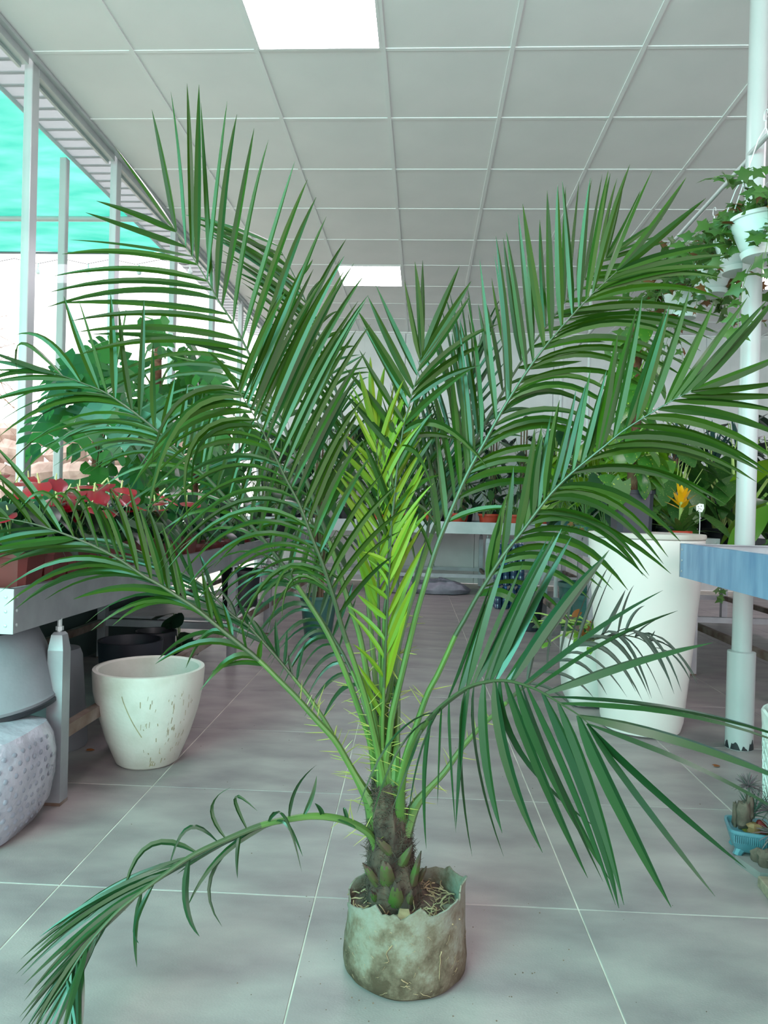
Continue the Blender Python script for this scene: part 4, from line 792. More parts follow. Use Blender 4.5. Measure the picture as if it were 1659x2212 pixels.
strand(-1.60, .30, .9, 10, .0017, .1, -.03); strand(-1.47, .22, .7, 6, .0012, -.07, -.02); strand(-1.42, .2, .8, 7, .0012, .12, -.02); strand(-1.75, .62, .8, 7, .0013, -.1, -.05); strand(-.95, .55, .8, 8, .0013, -.05, -.06)
for k in range(60): strand(R.uniform(-2.9, -.2), R.uniform(.1, .8), R.uniform(.2, .5), 4, .0005, R.choice([-.1, .1]), R.uniform(-.05, .03))
stuff(mb.build('surface_roots', M['root'], palm))
# ---------------------------------------------------------------- leaves and plants
def leafshape(outline, seg=7, fold=.18, arch=.25, wave=0):
    """leaf of unit length along +y, outline(u) -> half width; lobes may reach behind the stalk"""
    mb = MB(); rows = []
    for i in range(seg+1):
        u = i/seg; w_, yb = outline(u); z0 = -arch*u*u
        for q in (-1, -.5, 0, .5, 1):
            rows.append((w_*q, u+yb*abs(q)**1.5, z0+fold*w_*abs(q)-.35*w_*q*q*.6+wave*math.sin(u*9+q*3)*abs(q)))
    fs = [(5*i+k, 5*i+k+1, 5*i+6+k, 5*i+5+k) for i in range(seg) for k in range(4)]
    return mb.add(rows, fs)
def heart(w_): return lambda u: (w_*(math.sin(PI*min(1, (u*.86+.14)))**.75)*(1-.25*u) if u < 1 else .005, -.20*max(0, 1-u*2.6))
def oval(w_): return lambda u: (w_*math.sin(PI*(u*.94+.03))**.85, 0)
def strap(w_): return lambda u: (w_*(1 if u < .5 else (1-((u-.5)/.5)**1.8))+.002, 0)
def spear(w_): return lambda u: (w_*math.sin(PI*(u**.75*.95+.025)), 0)
def monstera_mesh():
    mb = MB(); W = lambda v: .48*math.sin(PI*min(1, v*.80+.2))**.7
    zf = lambda x, y: -.28*y*y-.45*x*x+.08*abs(x)
    for sd in (-1, 1):
        vs = []; fs = []
        for k in range(5):
            v0, v1 = k/5, (k+1)/5
            a = W((v0+v1)/2); inner = a*.5; sl = .12 if k else -.05; g = .026
            P = [(0, v0), (inner, v0+.05*(k > 0)), (inner, v1+.05), (0, v1)]
            Q = [(inner, v0+.05*(k > 0)+g), (a*.82, v0+sl*.75+g), (a, v0+sl+.05), (a*1.0, v1+sl-.045), (a*.82, v1+sl*.75-g), (inner, v1+.05-g)]
            if k == 0: Q = [(inner, -.02), (a*.72, -.17), (a, -.06), (a*1.08, .10), (a*.9, .21), (inner, .235)]
            if k == 4: Q = [(inner, v0+.06), (inner*1.5, v0+.16), (inner*1.2, v0+.22), (.04, 1.14), (0, 1.0), (inner*.5, .98)]
            for pl in (P, Q):
                b = len(vs); vs += [(sd*x, y, zf(x, y)) for x, y in pl]; fs.append(tuple(range(b, b+len(pl))))
        mb.add(vs, fs)
    return mb
LM = {}
L_ = lambda name, mb, mt: LM.setdefault(name, mb.mesh(name, M[mt]))
M['monst'] = leafmat('monstera_leaf', '#2b6a2c', '#153f28', .22, .26, '#4b8f1e')
M['dark'] = leafmat('dark_leaf', '#17321e', '#10281b', .35, .12)
M['mid'] = leafmat('mid_leaf', '#274f20', '#1e4326', .36, .2)
M['lime'] = leafmat('lime_leaf', '#6f9a24', '#4a8026', .36, .28, '#7fb31c')
M['pothos'] = leafmat('pothos_leaf', '#35661d', '#285a22', .32, .22, '#6f9f1d', spots=('#a3ae34', 9, .62))
M['calad'] = leafmat('dieffenbachia_leaf', '#41682a', '#2e5827', .38, .22, spots=('#8b9a52', 30, .64))
M['blue'] = leafmat('bluish_leaf', '#34514a', '#2b4a45', .5, .1)
M['ivy'] = leafmat('ivy_leaf', '#43682b', '#305526', .42, .22, '#6f9a38')
M['ivyb'] = leafmat('brown_ivy_leaf', '#5a3a1e', '#6f4c22', .7, .15)
M['red'] = leafmat('red_spathe', '#a01524', '#7c1122', .22, .18, '#c02a3c')
M['yel'] = leafmat('yellow_bract', '#eebf1c', '#d9a712', .4, .25)
M['spad'] = surf('spadix', '#c9d08a', '#d8b98a', .6)
M['stem'] = surf('leaf_stalk', '#5c7f3f', '#4a6c38', .5, scale=9)
M['stempale'] = surf('pale_stalk', '#9db35f', '#86a253', .5, scale=9)
M['brownstem'] = surf('brown_cane', '#6b5540', '#574431', .8, scale=12)
for nm, mb, mt in (('anth', leafshape(heart(.40), arch=.22), 'mid'), ('anthd', leafshape(heart(.36), arch=.3), 'dark'), ('spathe', leafshape(heart(.46), arch=.12, fold=.05, wave=.02), 'red'),
                   ('poth', leafshape(heart(.38), arch=.3), 'pothos'), ('lime', leafshape(heart(.36), arch=.3), 'lime'), ('rubber', leafshape(oval(.24), arch=.2), 'dark'), ('ovalm', leafshape(oval(.25), arch=.28), 'mid'),
                   ('diff', leafshape(oval(.24), arch=.35), 'calad'), ('spearl', leafshape(spear(.16), arch=.35), 'mid'), ('strapd', leafshape(strap(.055), arch=.12), 'blue'), ('strapm', leafshape(strap(.06), arch=.45), 'mid'),
                   ('brom', leafshape(strap(.08), arch=.35), 'calad'), ('bract', leafshape(spear(.15), arch=.15), 'yel'), ('mon', monstera_mesh(), 'monst'), ('fiddle', leafshape(lambda u: (.34*math.sin(PI*(u*.9+.07))**.6*(.6+.4*u), 0), arch=.1, wave=.02), 'dark'),
                   ('ivy', MB().add([(0, 0, 0), (.32, -.22, -.02), (.30, .12, -.03), (.55, .30, -.08), (.22, .48, -.03), (0, 1, -.12), (-.22, .48, -.03), (-.55, .30, -.08), (-.30, .12, -.03), (-.32, -.22, -.02), (0, .38, .04)], [(0, 1, 2, 10), (2, 3, 4, 10), (4, 5, 10), (5, 6, 10), (6, 7, 8, 10), (8, 9, 0, 10)]), 'ivy'),
                   ('banana', leafshape(oval(.22), seg=9, arch=.5), 'lime'), ('calath', leafshape(oval(.30), arch=.3), 'pothos')): L_(nm, mb, mt)
LM['ivyb'] = LM['ivy'].copy(); LM['ivyb'].materials.clear(); LM['ivyb'].materials.append(M['ivyb'])
UPV = V((0, 0, 1))
def leafmatx(p, d, nrm, s, ws=1):
    y = d.normalized(); x = y.cross(nrm); x = x.normalized() if x.length > 1e-4 else V((1, 0, 0)); z = x.cross(y)
    m_ = Matrix((x*s*ws, y*s, z*s)).transposed().to_4x4(); m_.translation = p; return m_
def pot_part(t, kind, mt, w_, h):
    if kind[:2] == 'sq': square_pot(w_*(.72 if kind == 'sq' else .93), w_, h).build('pot', M[mt], t)
    else: round_pot(w_*.36, w_*.5, h, .006, lip=.022).build('pot', M[mt], t)
    so = soil(w_*.42, h-.028, True)
    if kind[:2] != 'sq':
        so = soil(w_*.41, h-.028)
    so.build('soil', M['soil'], t)
POTM = {}
def plant(name, label, cat, loc, pot, leaf, n, hr, reach, size, droop=.3, stem='stem', sr=.004, group=None, xlim=None, ylim=None, seed=None, pole=None, tilt=.5, core=.02, leafname='leaf', face=None, cane=None):
    r_ = random.Random(seed if seed is not None else int(abs(loc[0]*971+loc[1]*131)*10))
    t = thing(name, label, cat, loc, group); h0 = 0
    if pot: pot_part(t, *pot); h0 = pot[3]-.03
    if pole:
        mb = MB().tube([(0, 0, h0), (.01, 0, h0+pole*.5), (0, 0, h0+pole)], [.03, .032, .028], 12); mb.build('moss_pole', M['mosspole'], t)
    if cane:
        for k in range(cane[0]):
            a = 2*PI*k/cane[0]+.4; MB().tube([(.03*math.cos(a), .03*math.sin(a), h0), (.05*math.cos(a), .05*math.sin(a), h0+cane[1])], [.014, .011], 8).build('cane', M['brownstem'], t)
    st = MB()
    for k in range(n):
        a = 2.399963*k+r_.uniform(-.35, .35); u = (k+.5)/n
        hz = hr[0]+(hr[1]-hr[0])*(r_.random() if not pole else u); rr = reach*r_.uniform(.55, 1.1)*(1 if pole else (1-.35*(hz-hr[0])/max(hr[1]-hr[0], .01)))
        s = size*r_.uniform(.72, 1.12)
        if face is not None and r_.random() < .65: a = face+r_.uniform(-1.1, 1.1)
        d0 = V((math.cos(a), math.sin(a), 0)); p = d0*rr+V((0, 0, h0+hz))
        if xlim:
            lo, hi = xlim[0]-loc[0], xlim[1]-loc[0]
            if p.x+d0.x*s < lo or p.x+d0.x*s > hi: d0.x *= -.3; d0.normalize(); p.x = min(max(p.x, lo+s*.3), hi-s*.3)
            if p.x < lo+s*.45: p.x = lo+s*.45
        base = V((0, 0, h0+hz*.75)) if pole else d0*core+V((0, 0, h0+(cane[1]*.8*r_.random() if cane else 0)))
        dr = droop+r_.uniform(-.3, .3); d = (d0*math.cos(dr)-UPV*math.sin(dr)); nrm = (UPV*math.cos(dr)+d0*math.sin(dr)+V((r_.uniform(-1, 1), r_.uniform(-1, 1), 0))*tilt*.5).normalized()
        mid = base.lerp(p, .5)+V((0, 0, .12*rr))-d0*rr*.12
        st.tube([base, mid, p], [sr*1.2, sr, sr*.8], 5, cap=False)
        lm = leaf if isinstance(leaf, str) else r_.choice(leaf)
        link(leafname, LM[lm], t, mat=leafmatx(p, d, nrm, s))
    if st.v: st.build('stalks', M[stem], t)
    return t
WX = (-2.56, 9)
ORD = ['first', 'second', 'third', 'fourth', 'fifth', 'sixth', 'seventh', 'eighth', 'ninth', 'tenth', 'eleventh', 'twelfth', 'thirteenth', 'fourteenth']
def anthurium(loc, label, nl, nf, seed, h=.30):
    t = plant('potted_anthurium', label, 'anthurium', loc, ('sq', 'redpot', .168, .235), ['anth', 'anthd', 'anthd'], nl, (.06, h-.09), .12, .125, .55, 'stem', .003, 'potted anthuriums on the left bench', WX, seed=seed)
    r_ = random.Random(seed+5); st = MB()
    for k in range(nf):
        a = r_.uniform(-2.2, 1.0); rr = r_.uniform(.04, .13); p = V((rr*math.cos(a), rr*math.sin(a), .115+h+r_.uniform(-.05, .10)))
        st.tube([(0, 0, .1), (p.x*.4, p.y*.4, p.z*.6), p], .003, 5, cap=False)
        d = V((math.cos(a), math.sin(a)-.4, r_.uniform(-.7, .1))).normalized(); nn = V((d.x*.5, d.y*.5-.25, 1)).normalized()
        f = link('flower_spathe', LM['spathe'], t, mat=leafmatx(p, d, nn, r_.uniform(.085, .125)))
        sp = MB().tube([(0, .0, 0), (0, .05, .17), (0, .10, .36)], [.04, .038, .02], 7)
        link('spadix', LM.setdefault('spadix', sp.mesh('spadix', M['spad'])), f)
    if st.v: st.build('flower_stalks', M['stem'], t)
    return t
zB = .885-.157+.042
ys = [2.60, 2.785, 2.97, 3.155, 3.35, 3.54, 3.74, 3.95, 4.2, 4.45]
nf = [2, 3, 4, 5, 4, 3, 2, 2, 1, 0]
for i, y in enumerate(ys):
    anthurium((-1.51, y, zB), 'red anthurium in a square red pot, %s from near end, front row, left bench' % ORD[i], 14, nf[i], 40+i)
for i, y in enumerate([2.62, 2.85, 3.08, 3.33, 3.6, 3.9]):
    anthurium((-1.76, y, zB), 'red anthurium in a square red pot, %s from near end, back row, left bench' % ORD[i], 14, [3, 2, 3, 4, 3, 2][i], 60+i, .32)
# monsteras on coir poles
def monstera(loc, label, n, pole, size, seed, reach=.26):
    return plant('potted_monstera', label, 'monstera', loc, ('rd', 'black', .26, .24), 'mon', n, (.12, pole*1.02), reach, size, .75, 'stem', .007, 'monsteras on coir poles', WX, seed=seed, pole=pole, face=-.9)
monstera((-2.12, 4.55, zB), 'nearest monstera on a coir pole, big leaves drooping left by the glass', 12, 1.15, .36, 11, .32)
monstera((-2.05, 5.4, zB), 'monstera on a brown coir pole, second of the monsteras from the near end', 15, 1.45, .36, 12, .32)
monstera((-2.0, 6.2, zB), 'monstera on a brown coir pole, third of the monsteras, before the far windows', 15, 1.5, .36, 13, .32)
monstera((-2.0, 7.2, zB), 'monstera on a brown coir pole, farthest of the monsteras along the left bench', 15, 1.4, .36, 14, .32)
mq = bpy.data.objects['potted_monstera']; mo = mq.location; hst = MB()
for px, py, tx_, ty_, Y_, s, nz in ((228, 868, 122, 1002, 4.15, .36, -.9), (262, 838, 128, 884, 4.3, .36, -.5), (200, 790, 96, 812, 4.45, .30, .2), (300, 905, 215, 985, 4.1, .30, -.8), (330, 690, 352, 756, 4.6, .24, -.8), (262, 745, 196, 760, 4.6, .26, -.4), (420, 780, 500, 830, 4.7, .30, -.6), (360, 860, 300, 930, 4.35, .32, -.8), (430, 880, 470, 960, 4.5, .30, -.8)):
    p = at(px, py, Y_)-mo; d = at(tx_, ty_, Y_-.10)-mo-p; link('leaf', LM['mon'], mq, mat=leafmatx(p, d, V((.35, -1, .45)), s)); hst.tube([V((0, 0, .5)), V((p.x*.5, p.y*.5, p.z+.05)), p], .006, 5, cap=False)
hst.build('leaf_stalks', M['stem'], mq)
for i, (x, y) in enumerate([(-1.52, 4.75), (-1.52, 5.1), (-1.53, 5.5), (-1.53, 6.0)]):
    plant('potted_foliage', 'green foliage plant in a round red pot, %s beyond the anthuriums on the left bench' % ORD[i], 'potted plant', (x, y, zB), ('rd', 'redpot', .19, .16), ['anthd', 'anth', 'ovalm'], 14, (.08, .36), .14, .16, .5, group='red pots beyond the anthuriums', xlim=WX, seed=80+i)
for i, (x, y, lf, h, s) in enumerate([(-1.75, 7.6, 'spearl', 1.0, .34), (-1.7, 8.4, 'ovalm', 1.1, .3), (-1.8, 9.2, 'rubber', 1.1, .3)]):
    plant('potted_foliage', ['dark spear-leaved plant at the far end of the left bench', 'broad-leaved green plant closing the left bench', 'tall glossy plant in the back left corner by the last window'][i], 'potted plant', (x, y, zB), ('rd', 'black', .28, .26), lf, 22, (.15, h), .26, s, .4, xlim=WX, seed=90+i)
plant('fiddle_leaf_plant', 'small fiddle-leaf plant with veined leaves in shade under the left bench', 'potted plant', (-1.66, 4.92, 0), ('rd', 'black', .2, .2), 'fiddle', 8, (.05, .30), .10, .19, .3, seed=101, xlim=WX, face=-1.2)
plant('potted_cane_plant', 'brown-caned leafy plant in a teal green nursery pot standing on the aisle floor', 'potted plant', (-.94, 6.62, 0), ('rd', 'dkgreen', .35, .375), ['ovalm', 'rubber', 'spearl'], 36, (.45, 1.75), .30, .28, .45, seed=102, cane=(4, 1.25))
# back bench: terracotta pots and the leafy wall behind them
zK = 1.03-.165+.04
tx = [-.55, -.22, .12, .50, .93, 1.30, 1.62]
for i, x in enumerate(tx):
    plant('terracotta_pot_plant', 'small terracotta pot with spindly green plant on the far bench, %s from left' % ORD[i], 'potted plant', (x, 10.22, zK), ('rd', 'terra', .29, .24), ['spearl', 'ovalm'], 12, (.1, .55), .16, .22, .4, group='terracotta pots on the far bench', seed=110+i)
farl = [(-2.45, 'rubber', 1.4), (-2.0, 'ovalm', 1.5), (-1.6, 'rubber', 1.55), (-1.15, 'spearl', 1.45), (-.7, 'rubber', 1.6), (-.25, 'ovalm', 1.5), (.2, 'rubber', 1.62), (.62, 'rubber', 1.7), (1.05, 'ovalm', 1.5), (1.5, 'rubber', 1.62), (1.95, 'spearl', 1.45)]
for i, (x, lf, h) in enumerate(farl):
    plant('rubber_plant' if lf == 'rubber' else 'potted_foliage', 'tall dark leafy plant against the pale back wall, %s from the left' % ORD[i], 'potted plant', (x, 11.0, zK), ('rd', 'black', .3, .28), [lf, 'rubber'], 34, (.1, h-.15), .30, .30, .35, group='leafy plants along the back wall', seed=130+i, cane=(3, h*.8))
# grey sacks, water bottles under the far bench
M['sack'] = surf('grey_sack', '#8a8894', '#73717d', .6, scale=8, bump=.4, bscale=20)
for i, (x, y, sx, h) in enumerate([(-.25, 10.3, .34, .22), (.28, 10.28, .40, .2)]):
    t = thing('plastic_sack', ['crumpled grey plastic sack on the floor under the far bench, left one', 'crumpled grey plastic sack on the floor under the far bench, right one'][i], 'sack', (x, y, 0))
    MB().lathe([(.4*sx, 0), (.95*sx, .01), (1.05*sx, h*.35), (.9*sx, h*.7), (.45*sx, h*.95), (.12*sx, h), (.05*sx, h*1.12), (.002, h*1.1)], 28, fn=lambda p, a, j: V((p.x*(1+.22*noise.noise(V((math.cos(a)*2, math.sin(a)*2, p.z*9+x)))), p.y*.55*(1+.2*noise.noise(V((math.cos(a)*3, math.sin(a)*2, p.z*9)))), p.z*(1+.25*noise.noise(V((math.cos(a)*2, math.sin(a)*2, 4+x))))))).build('body', M['sack'], t)
    MB().tube([(.0, 0, h*1.02), (.02, 0, h*1.10)], .03, 8).build('tied_neck', M['sack'], t)
M['water'] = surf('blue_bottle', '#29435f', '#1f3650', .18, scale=5, spec=.8)
M['cap'] = surf('blue_cap', '#2f62a0', rough=.4)
bme = MB().lathe([(.03, 0), (.044, .008), (.044, .05), (.040, .06), (.044, .07), (.044, .12), (.040, .13), (.044, .14), (.044, .19), (.036, .225), (.014, .25), (.014, .262), (.002, .262)], 12).mesh('bottle', M['water'])
cme = MB().lathe([(.016, .255), (.017, .27), (.015, .278), (.002, .278)], 10).mesh('bottle_cap', M['cap'])
for k in range(3):
    t = thing('water_bottle_pack', ['pack of blue water bottles, lowest of the stack beside the steel bench leg', 'pack of blue water bottles, middle of the stack beside the steel bench leg', 'pack of blue water bottles, topmost of the stack under the far bench'][k], 'bottle pack', (1.08, 8.95, k*.282), 'stacked water bottle packs')
    for i in range(4):
        for j in range(3):
            b = link('bottle', bme, t, (-.135+.09*i, -.09+.09*j, 0)); link('bottle_cap', cme, b)
# right benches
zM = 1.037-.163+.042
for i, (x, y) in enumerate([(1.34, 5.95), (1.36, 6.3), (1.36, 6.68), (1.37, 7.1), (1.6, 5.98), (1.62, 6.4)]):
    plant('green_pot_plant', 'bushy plant in dark green nursery pot on the steel bench, %s' % ['nearest at the aisle edge', 'second along the aisle edge', 'third along the aisle edge', 'farthest along the aisle edge', 'nearest of the second row', 'second of the second row'][i], 'potted plant', (x, y, zM), ('rd', 'dkgreen', .21, .23), ['ovalm', 'lime', 'ovalm', 'spearl'], 18, (.05, .48), .17, .20, .4, group='dark green pots on the steel bench', seed=160+i)
plant('terracotta_pot_plant', 'low terracotta bowl with dark foliage at the near corner of the steel bench', 'potted plant', (1.40, 5.55, zM), ('rd', 'terra', .24, .10), ['ovalm', 'anthd'], 22, (.08, .42), .12, .13, .6, seed=170)
specs = [(1.75, 7.2, 'lime', .75, .24, 'lime green heart-leaved plant mid bench right of the palm'), (1.95, 6.4, 'poth', .8, .22, 'variegated heart-leaved plant behind the pothos pole'), (1.45, 7.9, 'ovalm', .9, .26, 'bushy green plant at the far aisle end of the steel bench'), (2.0, 8.2, 'diff', .9, .30, 'pale speckled broad-leaved plant at the back of the steel bench'), (1.9, 5.6, 'diff', .55, .30, 'speckled broad-leaved plant at the near back corner of the steel bench'), (1.75, 5.85, 'lime', .62, .2, 'small lime leafy plant tucked behind the terracotta bowl'), (1.4, 7.5, 'lime', .6, .2, 'yellow-green bush on the aisle edge past the dark green pots')]
for i, (x, y, lf, h, s, lab) in enumerate(specs):
    plant('potted_foliage', lab, 'potted plant', (x, y, zM), ('rd', 'black', .22, .2), lf, 44, (.08, h*1.2), .26, s, .45, 'stempale', seed=180+i)
zR = .98-.15+.042
specs = [(2.5, 5.1, 'banana', .55, .48, 8, 'large plant with thick pale green stems and broad leaves left of the white pole'), (2.45, 5.75, 'diff', .65, .42, 14, 'broad speckled-leaf plant behind the thick-stemmed plant'), (2.95, 5.3, 'calath', .6, .34, 16, 'patterned broad-leaf plant right of the white pole'), (3.0, 4.85, 'ovalm', .35, .36, 12, 'plant with large oval leaves at the right edge behind the blue bench'), (2.6, 6.5, 'rubber', .8, .32, 22, 'dark glossy plant right of the lime plants'), (3.1, 6.4, 'rubber', 1.05, .32, 24, 'tall dark plant at the far right behind the pole'), (2.5, 7.3, 'diff', .9, .34, 20, 'broad-leaved plant deep on the right bench'), (3.2, 7.5, 'rubber', 1.25, .3, 26, 'tallest dark plant deep on the right bench'), (2.75, 8.2, 'ovalm', .95, .3, 24, 'green plant at the far end of the right bench')]
for i, (x, y, lf, h, s, n, lab) in enumerate(specs):
    plant('potted_foliage', lab, 'potted plant', (x, y, zR), ('rd', 'black', .24, .22), lf, n, (.18, h), .24, s, .35, 'stempale', .014 if lf in ('banana', 'diff') else .006, seed=200+i, core=.03)
# spiky agave-like plants in front of the back wall at right
for i, (x, y) in enumerate([(2.36, 6.9), (2.72, 6.95), (2.98, 7.0)]):
    t = thing('spiky_plant', 'blue-green spiky plant rising from the right bench, %s from the left' % ORD[i], 'potted plant', (x, y, zR), 'spiky plants on the right bench'); r_ = random.Random(220+i)
    pot_part(t, 'rd', 'black', .26, .3)
    MB().tube([(0, 0, .27), (0, 0, .95)], .03, 8).build('stem', M['brownstem'], t)
    for k in range(26):
        a = 2.4*k; e = r_.uniform(.5, 1.45); d = V((math.cos(a)*math.cos(e), math.sin(a)*math.cos(e), math.sin(e))); p = V((0, 0, .75+.2*r_.random()))
        link('leaf', LM['strapd'], t, mat=leafmatx(p, d, V((-math.cos(a)*math.sin(e), -math.sin(a)*math.sin(e), math.cos(e))), r_.uniform(.3, .42)))
# yellow bromeliad, tagged pot, ivy pot
t = thing('bromeliad', 'bromeliad with a bright yellow flower spike left of the white pole', 'potted plant', (2.02, 5.05, .84)); t.location = at(1470, 1150, 5.05)
pb = t.location; pb.z = zR+.10
pot_part(t, 'rd', 'terra', .14, .12)
r_ = random.Random(5)
for k in range(16):
    a = 2.4*k; e = r_.uniform(.35, 1.1); d = V((math.cos(a)*math.cos(e), math.sin(a)*math.cos(e), math.sin(e)))
    link('leaf', LM['brom'], t, mat=leafmatx(V((0, 0, .10)), d, V((-math.cos(a)*math.sin(e), -math.sin(a)*math.sin(e), math.cos(e))), r_.uniform(.2, .3)))
MB().tube([(0, 0, .1), (0, 0, .34)], .014, 8).build('flower_stem', M['stempale'], t)
for k in range(14):
    a = 2.4*k; e = .5+.07*k; d = V((math.cos(a)*math.cos(e), math.sin(a)*math.cos(e), math.sin(e)))
    link('flower_bract', LM['bract'], t, mat=leafmatx(V((0, 0, .26+.006*k)), d, V((-math.cos(a)*math.sin(e), -math.sin(a)*math.sin(e), math.cos(e))), .13))
M['card'] = surf('white_card', '#e8ebe8', rough=.5)
t = thing('plant_tag', 'small white tag with a drawn frowning face standing by the bromeliad', 'tag', at(1512, 1098, 4.9))
MB().add([(-.022, -.001, -.02), (.014, -.001, -.026), (.027, -.001, .0), (.024, -.001, .028), (-.004, -.001, .032), (-.026, -.001, .016)]+[(-.022, .001, -.02), (.014, .001, -.026), (.027, .001, .0), (.024, .001, .028), (-.004, .001, .032), (-.026, .001, .016)], [(0, 1, 2, 3, 4, 5), (11, 10, 9, 8, 7, 6)]+[(i, (i+1) % 6, 6+(i+1) % 6, 6+i) for i in range(6)]).build('card', M['card'], t, False)
mb = MB()
for x, z in ((-.011, .010), (.008, .015)): mb.add([(x+.0035*math.cos(q), -.0016, z+.0035*math.sin(q)) for q in [2*PI*i/8 for i in range(8)]], [tuple(range(8))])
mb.tube([(-.016, -.0016, -.006), (-.006, -.0016, -.001), (.004, -.0016, -.004), (.010, -.0016, -.010)], .0011, 4)
mb.build('drawn_face', M['drip'], t)
MB().tube([(0, 0, -.02), (.002, 0, -.12), (0, 0, -.22)], .003, 5).build('stake', M['wire'], t)
for i, (px, py, Y_) in enumerate([(1425, 1135, 4.75), (1560, 1130, 4.85), (1600, 1120, 4.95)]):
    q = at(px, py, Y_); q.z = zR if q.x > 2.26 else zM
    q = V((2.40+.3*i if i else 2.33, Y_, zR))
    plant('ivy_pot', 'small potted ivy on the right bench, %s' % ['left, next to the dark square pothos pot', 'just left of the white pole base', 'right of the white pole'][i], 'potted plant', q, ('rd', 'terra', .14, .12), ['ivy', 'poth'], 30, (.0, .2), .14, .07, .6, 'stem', .0015, seed=240+i)
# pothos on its coir pole, on the tall planter
q = V((1.165, 4.10, 1.0975))
t = plant('potted_pothos', 'variegated pothos on a coir pole in a dark square pot atop the white planter', 'pothos', q, ('sq2', 'navy', .20, .235), 'poth', 42, (.04, 1.0), .10, .15, .75, 'stempale', .004, seed=31, pole=.95, face=-1.6)
for px, py, tx_, ty_, dy, s in ((1345, 1040, 1322, 1115, -.12, .17), (1390, 1035, 1398, 1075, -.12, .11), (1340, 1050, 1310, 1030, -.1, .13), (1375, 1000, 1440, 1010, 0, .2), (1395, 1040, 1450, 1000, .02, .2)):
    p = at(px, py, 4.10+dy)-q; d = at(tx_, ty_, 4.10+dy-.03)-q-p
    link('leaf', LM['poth'], t, mat=leafmatx(p, d, V((.1, -1, .5)), s))
# trailing plant in the small planter
t = thing('trailing_plant', 'wiry trailing plant with thick curled green stems in the small white planter', 'potted plant', (1.10, 4.62, .36)); r_ = random.Random(77); mb = MB()
for k in range(30):
    a = r_.uniform(0, 2*PI); p = V((r_.uniform(-.1, .1), r_.uniform(-.1, .1), 0)); pts = [p]; d = V((math.cos(a)*.5, math.sin(a)*.5-.2, 1.1))
    for i in range(6): pts.append(pts[-1]+d*.055); d = d+V((math.cos(a)*.25, math.sin(a)*.25-.03, -.28+r_.uniform(-.2, .2)))
    mb.tube(pts, [.008, .008, .007, .007, .006, .005, .003], 6)
    for i in range(2, 7, 2): link('leaf', LM['lime' if k % 3 else 'anth'], t, mat=leafmatx(pts[i], d+V((r_.uniform(-.5, .5), r_.uniform(-.5, .5), .2)), V((r_.uniform(-.3, .3), -.5, 1)), r_.uniform(.04, .08)))
mb.build('stems', M['stempale'], t)
M['orange'] = leafmat('wilted_orange', '#8a4f1c', '#6f3f1c', .6, .2)
LM['wilt'] = LM['anth'].copy(); LM['wilt'].materials.clear(); LM['wilt'].materials.append(M['orange'])
for k in range(6): link('wilted_leaf', LM['wilt'], t, mat=leafmatx(V((r_.uniform(-.12, .05), -.1, r_.uniform(.08, .35))), V((r_.uniform(-1, 1), -.3, -.4)), V((0, -1, .3)), .06))
# ivy vine hanging from the steel bench corner
def vine(mb, t, p, n, r_, step=.05, fall=-.9, lf='ivy', s=(.03, .05), brown=.1, nm='leaf', wid_=.0016):
    d = V((r_.uniform(-.8, .8), r_.uniform(-.8, .8), r_.uniform(.2, .9))); pts = [p]
    for i in range(n):
        pts.append(pts[-1]+d.normalized()*step); d = d+V((r_.uniform(-.5, .5), r_.uniform(-.5, .5), fall*.5*r_.random()-.05))
        for q in range(2):
            aa = r_.uniform(0, 2*PI); e = V((math.cos(aa), math.sin(aa), r_.uniform(-.8, .3)))
            link(nm, LM['ivyb' if r_.random() < brown else lf], t, mat=leafmatx(pts[-1]+e*.012, e, V((r_.uniform(-.6, .6), -1, r_.uniform(0, 1))), r_.uniform(*s)))
    mb.tube(pts, wid_, 4, cap=False)
t = thing('hanging_ivy', 'strand of pale ivy hanging down from the corner of the steel bench', 'ivy', (1.27, 5.30, 1.02)); mb = MB(); r_ = random.Random(9)
for k in range(3): vine(mb, t, V((-.01-.03*k, -.03, .03)), 9, r_, .045, -1.6, s=(.03, .05), brown=.03)
mb.build('vines', M['stem'], t)
t = thing('hanging_ivy', 'dark ivy strand hanging behind the tall planter beside the white pole', 'ivy', (1.62, 4.7, .95)); mb = MB()
for k in range(4): vine(mb, t, V((-.02*k, 0, 0)), 11, r_, .05, -1.8, lf='ivy', s=(.035, .06), brown=.02)
mb.build('vines', M['stem'], t)
MB().box((.3, .06, .03), (.5, .06, .02)).build('support_bracket', M['galv'], t, False)
# dark bins under the steel bench
for i, (x, y) in enumerate([(1.55, 6.3), (1.62, 7.3)]):
    t = thing('nursery_bin', ['dark teal bin on the floor under the steel bench, nearer one', 'dark teal bin on the floor under the steel bench, farther one'][i], 'bin', (x, y, 0))
    round_pot(.2, .24, .5, .012, lip=.04).build('body', M['dkgreen'], t)
t = thing('black_pot', 'black pot standing by the far leg of the steel bench', 'plant pot', (1.10, 7.35, 0)); round_pot(.11, .14, .36, .01, lip=.03).build('body', M['navy'], t)
